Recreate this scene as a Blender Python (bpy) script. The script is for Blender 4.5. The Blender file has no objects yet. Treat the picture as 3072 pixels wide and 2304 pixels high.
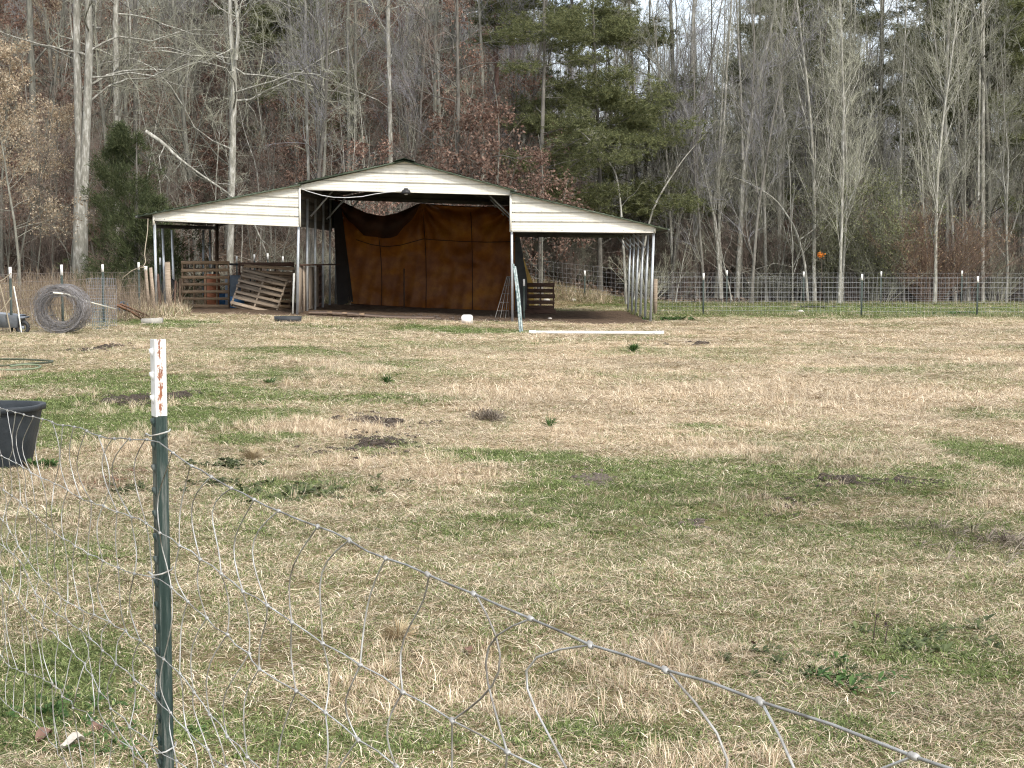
import bpy, math, random
import numpy as np
from mathutils import Vector, Matrix, Euler

# ------------------------------------------------------------------ camera, light, exposure
SC = bpy.context.scene
COL = SC.collection
F_PX = 4440.0                      # focal length in pixels of the 3072 px wide photograph
CAM_Z = 1.54
PITCH = math.atan((1152 - 785) / F_PX)
cam_d = bpy.data.cameras.new('camera'); cam = bpy.data.objects.new('camera', cam_d); COL.objects.link(cam)
cam_d.sensor_width = 36; cam_d.lens = 36 * F_PX / 3072
cam_d.clip_start = 0.05; cam_d.clip_end = 2000
cam.location = (0, 0, CAM_Z); cam.rotation_euler = (math.radians(90) - PITCH, 0, 0)
SC.camera = cam

# azimuth clockwise from +Y, the view direction: 90..180 is behind, over the right shoulder
SUN_EL, SUN_AZ = 40.0, 148.0
world = bpy.data.worlds.new('World'); SC.world = world; world.use_nodes = True
nt = world.node_tree; nt.nodes.clear()
out = nt.nodes.new('ShaderNodeOutputWorld'); bg = nt.nodes.new('ShaderNodeBackground')
sky = nt.nodes.new('ShaderNodeTexSky'); sky.sky_type = 'NISHITA'; sky.sun_disc = False
sky.sun_elevation = math.radians(SUN_EL); sky.sun_rotation = math.radians(SUN_AZ)
sky.air_density = 1.0; sky.dust_density = 2.5; sky.ozone_density = 1.0
tc = nt.nodes.new('ShaderNodeTexCoord'); nz = nt.nodes.new('ShaderNodeTexNoise')
nz.inputs['Scale'].default_value = 2.2; nz.inputs['Detail'].default_value = 7
rp = nt.nodes.new('ShaderNodeMapRange'); rp.inputs[1].default_value = .38; rp.inputs[2].default_value = .58
rp.inputs[3].default_value = .45; rp.inputs[4].default_value = .92
mx = nt.nodes.new('ShaderNodeMix'); mx.data_type = 'RGBA'
mx.inputs[7].default_value = (8.2, 8.5, 9.0, 1)
nt.links.new(tc.outputs['Generated'], nz.inputs['Vector']); nt.links.new(nz.outputs['Fac'], rp.inputs[0])
nt.links.new(rp.outputs[0], mx.inputs[0]); nt.links.new(sky.outputs[0], mx.inputs[6])
nt.links.new(mx.outputs[2], bg.inputs['Color']); bg.inputs['Strength'].default_value = 0.145
nt.links.new(bg.outputs[0], out.inputs['Surface'])
sun_d = bpy.data.lights.new('sun', 'SUN'); sun = bpy.data.objects.new('sun', sun_d); COL.objects.link(sun)
sun_d.energy = 2.5; sun_d.angle = math.radians(12); sun_d.color = (1.0, .95, .87)
az, el = math.radians(SUN_AZ), math.radians(SUN_EL)
sdir = Vector((math.sin(az) * math.cos(el), math.cos(az) * math.cos(el), math.sin(el)))
sun.rotation_euler = sdir.to_track_quat('Z', 'Y').to_euler(); sun.location = sdir * 60
vs = SC.view_settings; vs.view_transform = 'Standard'; vs.look = 'None'; vs.gamma = 1; vs.exposure = 0.6
vs.use_curve_mapping = False
SC.cycles.use_adaptive_sampling = True; SC.cycles.adaptive_threshold = .03
SC.cycles.pixel_filter_type = 'BLACKMAN_HARRIS'; SC.cycles.filter_width = 1.15
SC.cycles.use_denoising = True; SC.cycles.denoising_prefilter = 'NONE'
SC.cycles.max_bounces = 4; SC.cycles.diffuse_bounces = 3; SC.cycles.transparent_max_bounces = 8
RS = np.random.RandomState
rng = RS(7)

# ------------------------------------------------------------------ value noise (numpy)
_perm = RS(11).rand(256, 256)
def vnoise(x, y, s):
    x = np.asarray(x, float) / s + 100.37; y = np.asarray(y, float) / s + 57.91
    xi = np.floor(x).astype(int); yi = np.floor(y).astype(int)
    fx = x - xi; fy = y - yi; fx = fx * fx * (3 - 2 * fx); fy = fy * fy * (3 - 2 * fy)
    a = _perm[xi & 255, yi & 255]; b = _perm[(xi + 1) & 255, yi & 255]
    c = _perm[xi & 255, (yi + 1) & 255]; d = _perm[(xi + 1) & 255, (yi + 1) & 255]
    return (a * (1 - fx) + b * fx) * (1 - fy) + (c * (1 - fx) + d * fx) * fy
def fbm(x, y, s, o=4):
    v = 0; a = 1; t = 0
    for i in range(o):
        v = v + a * vnoise(np.asarray(x) + 31.7 * i, np.asarray(y) - 17.3 * i, s); t += a; a *= .5; s *= .5
    return v / t
def sstep(a, b, x):
    t = np.clip((np.asarray(x, float) - a) / (b - a), 0, 1); return t * t * (3 - 2 * t)

# ------------------------------------------------------------------ terrain
def terrain(x, y):
    x = np.asarray(x, float); y = np.asarray(y, float)
    z = 0.26 * sstep(2.0, -9.0, x) * sstep(9, 25, y)
    z = z + 0.05 * sstep(38, 46, y) * sstep(0, -9, x)
    left = sstep(7, -5, x)
    z = z + left * (np.clip(y - 49.5, 0, 60) * 0.30 * sstep(48, 56, y)) + (1 - left) * np.clip(y - 62, 0, 80) * 0.008
    z = z + np.clip(-x - 12, 0, 30) * .12 * sstep(36, 50, y)
    z = z + .5 * sstep(54, 70, y) * (fbm(x, y, 9, 3) - .5) * 2
    return z
def gz(x, y):
    z = terrain(x, y)
    near = 1 - sstep(40, 60, y)
    z = z + near * ((fbm(x, y, 1.6, 3) - .5) * .09 + (fbm(x, y, .35, 2) - .5) * .045 * (1 - sstep(12, 20, y)))
    return z
# a point of the photograph -> a point of the place
def ray(px, py):
    a = (px - 1536) / F_PX; b = (1152 - py) / F_PX
    cp, sp = math.cos(PITCH), math.sin(PITCH)
    return np.array((a, cp + b * sp, -sp + b * cp))
def at(px, py, Y):
    d = ray(px, py); t = Y / d[1]
    return np.array((d[0] * t, Y, CAM_Z + d[2] * t))
def ground(px, py):
    d = ray(px, py); t = 3.0
    lo, hi = 1.0, 1.0
    for i in range(4000):
        p = d * hi + (0, 0, CAM_Z)
        if p[2] <= float(gz(p[0], p[1])): break
        lo = hi; hi += .05
    for i in range(20):
        m = (lo + hi) / 2; p = d * m + (0, 0, CAM_Z)
        if p[2] <= float(gz(p[0], p[1])): hi = m
        else: lo = m
    p = d * hi + (0, 0, CAM_Z)
    return np.array((p[0], p[1], float(gz(p[0], p[1]))))
def G(px, Y):
    x = at(px, 900, Y)[0]; return (x, Y, float(gz(x, Y)))

# ------------------------------------------------------------------ materials
MATS = {}
def rgba(c): return (c[0], c[1], c[2], 1)
def mat(name, c1, c2=None, scale=4, rough=.8, bump=.0, bscale=None, metal=0, stretch=None, vary=0, trans=0, contrast=(.35, .65), spec=.3, c3=None, obj=True):
    if name in MATS: return MATS[name]
    m = bpy.data.materials.new(name); m.use_nodes = True; n = m.node_tree; b = n.nodes['Principled BSDF']
    b.inputs['Roughness'].default_value = rough; b.inputs['Metallic'].default_value = metal
    b.inputs['Specular IOR Level'].default_value = spec
    L = n.links.new
    t = n.nodes.new('ShaderNodeTexCoord'); src = t.outputs['Object']
    if stretch:
        mp = n.nodes.new('ShaderNodeMapping'); mp.inputs['Scale'].default_value = stretch
        L(src, mp.inputs['Vector']); src = mp.outputs[0]
    col = None
    if c2 is not None:
        z = n.nodes.new('ShaderNodeTexNoise'); z.inputs['Scale'].default_value = scale; z.inputs['Detail'].default_value = 8
        z.inputs['Roughness'].default_value = .65
        L(src, z.inputs['Vector'])
        r = n.nodes.new('ShaderNodeValToRGB'); r.color_ramp.elements[0].position = contrast[0]; r.color_ramp.elements[1].position = contrast[1]
        r.color_ramp.elements[0].color = rgba(c1); r.color_ramp.elements[1].color = rgba(c2)
        if c3 is not None:
            e = r.color_ramp.elements.new((contrast[0] + contrast[1]) / 2); e.color = rgba(c3)
        L(z.outputs['Fac'], r.inputs[0]); col = r.outputs[0]
    if vary:
        oi = n.nodes.new('ShaderNodeObjectInfo'); hs = n.nodes.new('ShaderNodeHueSaturation')
        mr = n.nodes.new('ShaderNodeMapRange'); mr.inputs[3].default_value = 1 - vary; mr.inputs[4].default_value = 1 + vary
        L(oi.outputs['Random'], mr.inputs[0]); L(mr.outputs[0], hs.inputs['Value'])
        if col is None: hs.inputs['Color'].default_value = rgba(c1)
        else: L(col, hs.inputs['Color'])
        col = hs.outputs[0]
    if col is None: b.inputs['Base Color'].default_value = rgba(c1)
    else: L(col, b.inputs['Base Color'])
    if bump:
        z2 = n.nodes.new('ShaderNodeTexNoise'); z2.inputs['Scale'].default_value = bscale or scale * 3; z2.inputs['Detail'].default_value = 6
        L(src, z2.inputs['Vector']); bp = n.nodes.new('ShaderNodeBump'); bp.inputs['Strength'].default_value = bump
        bp.inputs['Distance'].default_value = .03
        L(z2.outputs['Fac'], bp.inputs['Height']); L(bp.outputs[0], b.inputs['Normal'])
    if trans:
        tr = n.nodes.new('ShaderNodeBsdfTranslucent'); ms = n.nodes.new('ShaderNodeMixShader'); ms.inputs[0].default_value = trans
        if col is None: tr.inputs['Color'].default_value = rgba(c1)
        else: L(col, tr.inputs['Color'])
        L(b.outputs[0], ms.inputs[1]); L(tr.outputs[0], ms.inputs[2]); L(ms.outputs[0], n.nodes['Material Output'].inputs['Surface'])
    MATS[name] = m; return m

def leaf_mat(name, ca, cb, cc, trans=.25):
    """each leaf / needle its own tone"""
    m = bpy.data.materials.new(name); m.use_nodes = True; n = m.node_tree; b = n.nodes['Principled BSDF']; L = n.links.new
    b.inputs['Roughness'].default_value = .75; b.inputs['Specular IOR Level'].default_value = .2
    g = n.nodes.new('ShaderNodeNewGeometry'); r = n.nodes.new('ShaderNodeValToRGB'); el = r.color_ramp.elements
    el[0].color = rgba(ca); el[1].color = rgba(cc); e = el.new(.5); e.color = rgba(cb)
    L(g.outputs['Random Per Island'], r.inputs[0])
    oi = n.nodes.new('ShaderNodeObjectInfo'); hs = n.nodes.new('ShaderNodeHueSaturation')
    mr = n.nodes.new('ShaderNodeMapRange'); mr.inputs[3].default_value = .75; mr.inputs[4].default_value = 1.2
    L(oi.outputs['Random'], mr.inputs[0]); L(mr.outputs[0], hs.inputs['Value']); L(r.outputs[0], hs.inputs['Color'])
    L(hs.outputs[0], b.inputs['Base Color'])
    tr = n.nodes.new('ShaderNodeBsdfTranslucent'); ms = n.nodes.new('ShaderNodeMixShader'); ms.inputs[0].default_value = trans
    L(hs.outputs[0], tr.inputs['Color']); L(b.outputs[0], ms.inputs[1]); L(tr.outputs[0], ms.inputs[2])
    L(ms.outputs[0], n.nodes['Material Output'].inputs['Surface'])
    MATS[name] = m; return m

# ------------------------------------------------------------------ mesh building
class MB:
    def __init__(s): s.v = []; s.t = []; s.q = []; s.n = 0; s.tm = []; s.qm = []
    def add(s, v, tris=None, quads=None, m=0):
        v = np.asarray(v, float).reshape(-1, 3); s.v.append(v)
        if tris is not None and len(tris): s.t.append(np.asarray(tris, int).reshape(-1, 3) + s.n); s.tm.append(np.full(len(s.t[-1]), m))
        if quads is not None and len(quads): s.q.append(np.asarray(quads, int).reshape(-1, 4) + s.n); s.qm.append(np.full(len(s.q[-1]), m))
        s.n += len(v); return s
    def box(s, c, d, M=None, m=0):
        x, y, z = np.array(d) / 2
        v = np.array([(sx * x, sy * y, sz * z) for sz in (-1, 1) for sy in (-1, 1) for sx in (-1, 1)])
        if M is not None: v = v @ np.array(M).T
        v = v + np.array(c)
        return s.add(v, quads=[(0, 2, 3, 1), (4, 5, 7, 6), (0, 1, 5, 4), (2, 6, 7, 3), (0, 4, 6, 2), (1, 3, 7, 5)], m=m)
    def beam(s, a, b, w, h, up=(0, 0, 1), m=0):
        a = np.array(a, float); b = np.array(b, float); t = b - a; L = np.linalg.norm(t); t /= L
        u = np.array(up, float); r = np.cross(t, u)
        if np.linalg.norm(r) < 1e-3: r = np.cross(t, (1., 0, 0))
        r /= np.linalg.norm(r); u = np.cross(r, t)
        return s.box((a + b) / 2, (w, L, h), np.stack([r, t, u], 1), m=m)
    def tubes(s, P, R, n=4, m=0, cap=False):
        """P (N,S,3) R (N,S)"""
        P = np.asarray(P, float); R = np.asarray(R, float)
        if P.ndim == 2: P = P[None]; R = np.broadcast_to(R, P.shape[:2])
        N, S, _ = P.shape; R = np.broadcast_to(R, (N, S))
        T = np.empty_like(P); T[:, 1:-1] = P[:, 2:] - P[:, :-2]; T[:, 0] = P[:, 1] - P[:, 0]; T[:, -1] = P[:, -1] - P[:, -2]
        T /= np.linalg.norm(T, axis=2, keepdims=True) + 1e-12
        mean = T.mean(1); ref = np.where(np.abs(mean[:, 2:3]) > .75 * np.linalg.norm(mean, axis=1, keepdims=True), np.array([[1., 0, 0]]), np.array([[0, 0, 1.]]))
        A = np.cross(T, ref[:, None, :]); A /= np.linalg.norm(A, axis=2, keepdims=True) + 1e-12
        B = np.cross(T, A)
        ang = np.arange(n) * 2 * math.pi / n
        V = P[:, :, None, :] + R[:, :, None, None] * (np.cos(ang)[None, None, :, None] * A[:, :, None, :] + np.sin(ang)[None, None, :, None] * B[:, :, None, :])
        i = np.arange(N)[:, None, None] * S * n; j = np.arange(S - 1)[None, :, None] * n; k = np.arange(n)[None, None, :]; k2 = (k + 1) % n
        q = np.stack([i + j + k, i + j + n + k, i + j + n + k2, i + j + k2], -1).reshape(-1, 4)
        s.add(V.reshape(-1, 3), quads=q, m=m)
        if cap:
            base = s.n - N * S * n
            for a in range(N):
                for e in (0, S - 1):
                    ids = base + a * S * n + e * n + np.arange(n)
                    c = V[a, e].mean(0); s.v.append(c[None]); ci = s.n; s.n += 1
                    tr = [(ids[x], ids[(x + 1) % n], ci) if e == 0 else (ids[(x + 1) % n], ids[x], ci) for x in range(n)]
                    s.t.append(np.array(tr)); s.tm.append(np.full(n, m))
        return s
    def grid(s, V, m=0):
        V = np.asarray(V, float); a, b, _ = V.shape
        i = np.arange(a - 1)[:, None] * b; j = np.arange(b - 1)[None, :]
        q = np.stack([i + j, i + j + 1, i + j + b + 1, i + j + b], -1).reshape(-1, 4)
        return s.add(V.reshape(-1, 3), quads=q, m=m)
    def prism(s, poly, y0, y1, m=0):
        """polygon of (x,z) extruded along y"""
        n = len(poly); v = [(p[0], y0, p[1]) for p in poly] + [(p[0], y1, p[1]) for p in poly]
        tr = [(0, i, i + 1) for i in range(1, n - 1)] + [(n, n + i + 1, n + i) for i in range(1, n - 1)]
        qd = [(i, i + n, (i + 1) % n + n, (i + 1) % n) for i in range(n)]
        return s.add(v, tr, qd, m=m)
    def revolve(s, prof, n=20, c=(0, 0, 0), m=0, sx=1, sy=1):
        """prof [(r,z)]"""
        a = np.arange(n) * 2 * math.pi / n; V = np.array([[(r * math.cos(t) * sx + c[0], r * math.sin(t) * sy + c[1], z + c[2]) for t in a] for r, z in prof])
        S = len(prof); j = np.arange(S - 1)[:, None] * n; k = np.arange(n)[None, :]; k2 = (k + 1) % n
        return s.add(V.reshape(-1, 3), quads=np.stack([j + k, j + k2, j + n + k2, j + n + k], -1).reshape(-1, 4), m=m)
    def mesh(s, name, mats, smooth=False):
        me = bpy.data.meshes.new(name)
        V = np.concatenate(s.v); T = np.concatenate(s.t) if s.t else np.zeros((0, 3), int); Q = np.concatenate(s.q) if s.q else np.zeros((0, 4), int)
        me.vertices.add(len(V)); me.vertices.foreach_set('co', V.astype(np.float32).ravel())
        loops = np.concatenate([T.ravel(), Q.ravel()]).astype(np.int32)
        me.loops.add(len(loops)); me.loops.foreach_set('vertex_index', loops)
        st = np.concatenate([np.arange(len(T)) * 3, len(T) * 3 + np.arange(len(Q)) * 4]).astype(np.int32)
        me.polygons.add(len(st)); me.polygons.foreach_set('loop_start', st)
        mi = np.concatenate([np.concatenate(s.tm) if s.tm else np.zeros(0), np.concatenate(s.qm) if s.qm else np.zeros(0)]).astype(np.int32)
        if not isinstance(mats, (list, tuple)): mats = [mats]
        for k in mats: me.materials.append(k)
        me.polygons.foreach_set('material_index', mi)
        if smooth: me.polygons.foreach_set('use_smooth', np.ones(len(st), bool))
        me.update(calc_edges=True); return me
    def obj(s, name, mats, parent=None, smooth=False, loc=None, rot=None):
        me = s.mesh(name, mats, smooth)
        return place(name, me, parent, loc, rot)
def place(name, me, parent=None, loc=None, rot=None, scale=None):
    o = bpy.data.objects.new(name, me); COL.objects.link(o)
    if parent is not None: o.parent = parent
    if loc is not None: o.location = tuple(float(v) for v in loc)
    if rot is not None: o.rotation_euler = rot
    if scale is not None: o.scale = (scale,) * 3 if np.isscalar(scale) else scale
    return o
def tag(o, label=None, cat=None, group=None, kind=None):
    if label: o['label'] = label
    if cat: o['category'] = cat
    if group: o['group'] = group
    if kind: o['kind'] = kind
    return o
def thing(name, label, cat, loc=(0, 0, 0), rot=None, group=None, scale=None):
    return tag(place(name, None, None, loc, rot, scale), label, cat, group)
def norm(a): return a / (np.linalg.norm(a, axis=-1, keepdims=True) + 1e-12)
def local(P, o): return np.asarray(P, float) - np.array(o.location)

# ================================================================== GROUND
# patches read off the photograph: (px, py, rx, ry, strength)
GREEN = [(350, 1150, 520, 50, .7), (550, 1255, 480, 60, .85), (180, 1320, 260, 40, .6), (720, 1190, 360, 40, .6), (1300, 1120, 260, 30, .35), (1950, 1130, 300, 25, .35), (2700, 1480, 200, 22, .35), (2950, 1750, 200, 50, .4), (1250, 1700, 160, 50, .35), (600, 1850, 120, 60, .35), (300, 1215, 420, 55, .9), (250, 1130, 300, 25, .4), (900, 1055, 420, 22, .55), (500, 968, 260, 18, .8), (1550, 1375, 330, 32, 1), (760, 1310, 190, 30, .8),
         (1130, 1340, 150, 25, .5), (900, 1470, 260, 60, .6), (1150, 1190, 300, 30, .5), (2990, 1370, 160, 90, .8), (2950, 1240, 160, 25, .45), (2350, 1500, 260, 28, .4),
         (1950, 1590, 200, 25, .3), (2750, 1950, 330, 150, .6), (2550, 2200, 420, 130, .55), (1800, 2200, 420, 110, .55), (1150, 2230, 330, 90, .5),
         (120, 2080, 250, 260, .85), (700, 2220, 330, 110, .6), (1350, 990, 270, 10, 1), (2500, 930, 700, 26, 1), (3000, 1580, 200, 70, .35), (2150, 1060, 260, 20, .3),
         (1900, 1055, 160, 20, .4), (2100, 1280, 90, 14, .5), (2600, 1110, 300, 18, .35), (350, 1560, 300, 60, .25), (1500, 1270, 60, 40, .3), (2300, 1700, 260, 50, .3),
         (700, 1560, 60, 30, .4), (1600, 2060, 200, 60, .45), (2850, 1100, 160, 20, .4)]
TALL = [(900, 1285, 330, 28, 1), (1050, 1110, 160, 18, .9), (1500, 1180, 250, 40, .5), (2400, 1180, 600, 70, .5), (1350, 1430, 350, 35, .5), (2500, 1380, 300, 50, .4), (430, 1330, 180, 50, .6), (3000, 1500, 150, 40, .5), (1000, 1480, 200, 40, .4)]
DIRT = [(330, 1440, 130, 60, .9), (250, 1690, 230, 45, .6), (200, 1560, 260, 60, .6), (400, 1760, 150, 60, .55), (560, 1960, 120, 50, .45), (1300, 1850, 200, 40, .3), (2000, 1820, 250, 40, .3), (2500, 2120, 200, 50, .3), (420, 1880, 140, 40, .6), (880, 1990, 160, 50, .55), (1800, 2120, 120, 30, .3), (2470, 1445, 160, 14, .5), (1160, 1268, 110, 12, .5),
        (1100, 1342, 140, 18, .6), (430, 1198, 120, 14, .5), (280, 1045, 80, 8, .5), (700, 1720, 90, 25, .4), (560, 2060, 120, 40, .4), (1450, 1075, 70, 8, .5), (2280, 1520, 110, 18, .4), (1750, 1010, 200, 12, .3)]
def to_world(lst):
    o = []
    for px, py, rx, ry, s in lst:
        c = ground(px, py); a = ground(px + rx, py); b = ground(px, py + ry)
        o.append((c[0], c[1], max(abs(a[0] - c[0]), .02), max(abs(c[1] - b[1]), .05), s))
    return o
GREEN, TALL, DIRT = to_world(GREEN), to_world(TALL), to_world(DIRT)
def blobs(lst, x, y):
    v = np.zeros(np.shape(x)); wob = (fbm(x, y, .8, 3) - .5) * 1.1
    for cx, cy, rx, ry, s in lst:
        d = np.sqrt(((x - cx) / rx) ** 2 + ((y - cy) / ry) ** 2)
        v = np.maximum(v, s * sstep(1.25, .35, d + wob))
    return v
def green_map(x, y):
    n = fbm(x, y * .8, 1.7, 4); n2 = fbm(x + 50, y, 5.0, 3)
    base = .18 + .42 * sstep(.52, .68, n) * sstep(.3, .6, n2)
    near = sstep(10, 5, y) * .12
    base = base * (1 - .55 * sstep(10.5, 13, y) * sstep(40, 34, y) * sstep(-2.5, .5, x))
    back = sstep(40, 41.5, y) * .6 * sstep(2, 5, x)
    return np.clip(np.maximum(base + near + back * (.6 + .4 * n), blobs(GREEN, x, y)), 0, 1)
def mud_map(x, y):
    inside = sstep(-9.6, -9.0, x) * sstep(4.0, 3.4, x) * sstep(36.3, 37.3, y + (fbm(x, y, 1.2, 3) - .5) * 1.6) * sstep(47.0, 46.2, y)
    return np.clip(np.maximum(inside, blobs(DIRT, x, y) * .68), 0, 1)
def wood_map(x, y):
    w = (fbm(x, y, 2.0, 3) - .5) * 2.0
    return np.maximum(sstep(53.5, 55.5, y + w), sstep(1, -1.5, x) * sstep(47, 49, y + w))

def axis(segs):
    o = [segs[0][0]]
    for a, b, st in segs:
        n = max(1, int(round((b - a) / st))); o += list(np.linspace(a, b, n + 1)[1:])
    return np.array(o)
xs = axis([(-400, -60, 34), (-60, -26, 2), (-26, -12, .7), (-12, -3.2, .25), (-3.2, 3.2, .09), (3.2, 12, .25), (12, 26, .7), (26, 60, 2), (60, 400, 34)])
ys = axis([(-60, -4, 7), (-4, 3, .5), (3, 13, .09), (13, 30, .25), (30, 60, .5), (60, 140, 2), (140, 500, 24)])
X, Y = np.meshgrid(xs, ys, indexing='ij')
Z = gz(X, Y)
gm = MB().grid(np.stack([X, Y, Z], -1))
gme = gm.mesh('ground', bpy.data.materials.new('ground_soil'), smooth=True)
for nm, fn in (('green', green_map), ('mud', mud_map), ('wood', wood_map)):
    a = gme.attributes.new(nm, 'FLOAT', 'POINT'); a.data.foreach_set('value', fn(X.ravel(), Y.ravel()).astype(np.float32))
go = place('ground', gme); tag(go, kind='structure')
m = gme.materials[0]; m.use_nodes = True; n = m.node_tree; b = n.nodes['Principled BSDF']; L = n.links.new
b.inputs['Roughness'].default_value = .95; b.inputs['Specular IOR Level'].default_value = .1
def attr(n, name, typ='GEOMETRY'):
    a = n.nodes.new('ShaderNodeAttribute'); a.attribute_name = name; a.attribute_type = typ; return a.outputs['Fac']
def ramp(n, fac, stops):
    r = n.nodes.new('ShaderNodeValToRGB'); e = r.color_ramp.elements
    e[0].position, e[0].color = stops[0][0], rgba(stops[0][1]); e[1].position, e[1].color = stops[-1][0], rgba(stops[-1][1])
    for p, c in stops[1:-1]:
        k = e.new(p); k.color = rgba(c)
    n.links.new(fac, r.inputs[0]); return r.outputs[0]
def mixc(n, f, a, b_):
    k = n.nodes.new('ShaderNodeMix'); k.data_type = 'RGBA'; n.links.new(f, k.inputs[0]); n.links.new(a, k.inputs[6]); n.links.new(b_, k.inputs[7]); return k.outputs[2]
def noise(n, vec, sc, det=6, rough=.6):
    z = n.nodes.new('ShaderNodeTexNoise'); z.inputs['Scale'].default_value = sc; z.inputs['Detail'].default_value = det; z.inputs['Roughness'].default_value = rough
    n.links.new(vec, z.inputs['Vector']); return z.outputs['Fac']
tco = n.nodes.new('ShaderNodeTexCoord').outputs['Object']
straw = ramp(n, noise(n, tco, 22, 8, .75), [(.3, (.10, .07, .04)), (.5, (.22, .165, .09)), (.7, (.36, .285, .165))])
grn = ramp(n, noise(n, tco, 17, 8, .75), [(.3, (.04, .05, .02)), (.52, (.095, .12, .035)), (.72, (.18, .19, .07))])
mudc = ramp(n, noise(n, tco, 6, 8, .7), [(.3, (.06, .042, .03)), (.55, (.14, .098, .068)), (.75, (.23, .17, .12))])
vo = n.nodes.new('ShaderNodeTexVoronoi'); vo.inputs['Scale'].default_value = 9; L(tco, vo.inputs['Vector'])
sx_ = n.nodes.new('ShaderNodeSeparateColor'); L(vo.outputs['Color'], sx_.inputs[0])
lit = ramp(n, sx_.outputs[0], [(0, (.06, .044, .034)), (.45, (.13, .098, .072)), (.8, (.20, .155, .115)), (1, (.28, .22, .17))])
litn = mixc(n, noise(n, tco, 1.3), lit, ramp(n, noise(n, tco, 14, 8, .8), [(.3, (.05, .038, .03)), (.7, (.19, .148, .112))]))
c = mixc(n, attr(n, 'green'), straw, grn); c = mixc(n, attr(n, 'mud'), c, mudc); c = mixc(n, attr(n, 'wood'), c, litn)
L(c, b.inputs['Base Color'])
bp = n.nodes.new('ShaderNodeBump'); bp.inputs['Strength'].default_value = .8; bp.inputs['Distance'].default_value = .05
L(noise(n, tco, 12, 8, .75), bp.inputs['Height']); L(bp.outputs[0], b.inputs['Normal'])

# ------------------------------------------------------------------ grass
def grass_material():
    m = bpy.data.materials.new('grass_blades'); m.use_nodes = True; n = m.node_tree; b = n.nodes['Principled BSDF']; L = n.links.new
    b.inputs['Roughness'].default_value = .7; b.inputs['Specular IOR Level'].default_value = .25
    rnd = n.nodes.new('ShaderNodeNewGeometry').outputs['Random Per Island']
    g = attr(n, 'green', 'INSTANCER'); tone = attr(n, 'tone', 'INSTANCER')
    fr = n.nodes.new('ShaderNodeMath'); fr.operation = 'MULTIPLY'; fr.inputs[1].default_value = 7.31; L(rnd, fr.inputs[0])
    f2 = n.nodes.new('ShaderNodeMath'); f2.operation = 'ADD'; L(fr.outputs[0], f2.inputs[0]); L(tone, f2.inputs[1])
    f3 = n.nodes.new('ShaderNodeMath'); f3.operation = 'FRACT'; L(f2.outputs[0], f3.inputs[0])
    st = ramp(n, f3.outputs[0], [(0, (.16, .105, .07)), (.25, (.37, .275, .18)), (.65, (.63, .505, .35)), (1, (.88, .78, .61))])
    gr = ramp(n, f3.outputs[0], [(0, (.05, .068, .022)), (.5, (.135, .18, .052)), (1, (.28, .325, .13))])
    lt = n.nodes.new('ShaderNodeMath'); lt.operation = 'LESS_THAN'; L(rnd, lt.inputs[0]); L(g, lt.inputs[1])
    col = mixc(n, lt.outputs[0], st, gr)
    hs = n.nodes.new('ShaderNodeHueSaturation'); mr = n.nodes.new('ShaderNodeMapRange'); mr.inputs[3].default_value = .66; mr.inputs[4].default_value = 1.32
    L(tone, mr.inputs[0]); L(mr.outputs[0], hs.inputs['Value']); L(col, hs.inputs['Color']); L(hs.outputs[0], b.inputs['Base Color'])
    tr = n.nodes.new('ShaderNodeBsdfTranslucent'); ms = n.nodes.new('ShaderNodeMixShader'); ms.inputs[0].default_value = .25
    L(hs.outputs[0], tr.inputs['Color']); L(b.outputs[0], ms.inputs[1]); L(tr.outputs[0], ms.inputs[2]); L(ms.outputs[0], n.nodes['Material Output'].inputs['Surface'])
    return m
GRASS = grass_material()
def clump(seed, N, rad, ln, wd, lean, curl=.6):
    r = RS(seed); a = r.rand(N) * 6.283; d = rad * np.sqrt(r.rand(N)); B = np.stack([d * np.cos(a), d * np.sin(a), np.zeros(N) - .004], 1)
    az = r.rand(N) * 6.283; th = np.radians(r.uniform(lean[0], lean[1], N)); l = r.uniform(ln[0], ln[1], N)
    h = np.stack([np.cos(az), np.sin(az), np.zeros(N)], 1); up = np.array([0, 0, 1.])
    d1 = h * np.sin(th)[:, None] + up * np.cos(th)[:, None]
    az2 = az + r.uniform(-1, 1, N) * curl; h2 = np.stack([np.cos(az2), np.sin(az2), np.zeros(N)], 1)
    th2 = np.minimum(th + r.uniform(.1, .9, N) * curl, 1.62); d2 = h2 * np.sin(th2)[:, None] + up * np.cos(th2)[:, None]
    P1 = B + d1 * (l * .5)[:, None]; P2 = P1 + d2 * (l * .5)[:, None]; P2[:, 2] = np.maximum(P2[:, 2], .003); P1[:, 2] = np.maximum(P1[:, 2], .004)
    sd = np.stack([-np.sin(az), np.cos(az), r.uniform(-.7, .7, N)], 1); sd = norm(sd); w = (r.uniform(wd[0], wd[1], N) / 2)[:, None]
    V = np.stack([B - sd * w, B + sd * w, P1 - sd * w * .85, P1 + sd * w * .85, P2], 1).reshape(-1, 3)
    i = np.arange(N)[:, None] * 5
    return MB().add(V, tris=i + np.array([[2, 3, 4]]), quads=i + np.array([[0, 1, 3, 2]])).mesh('grass_clump', GRASS)
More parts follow.
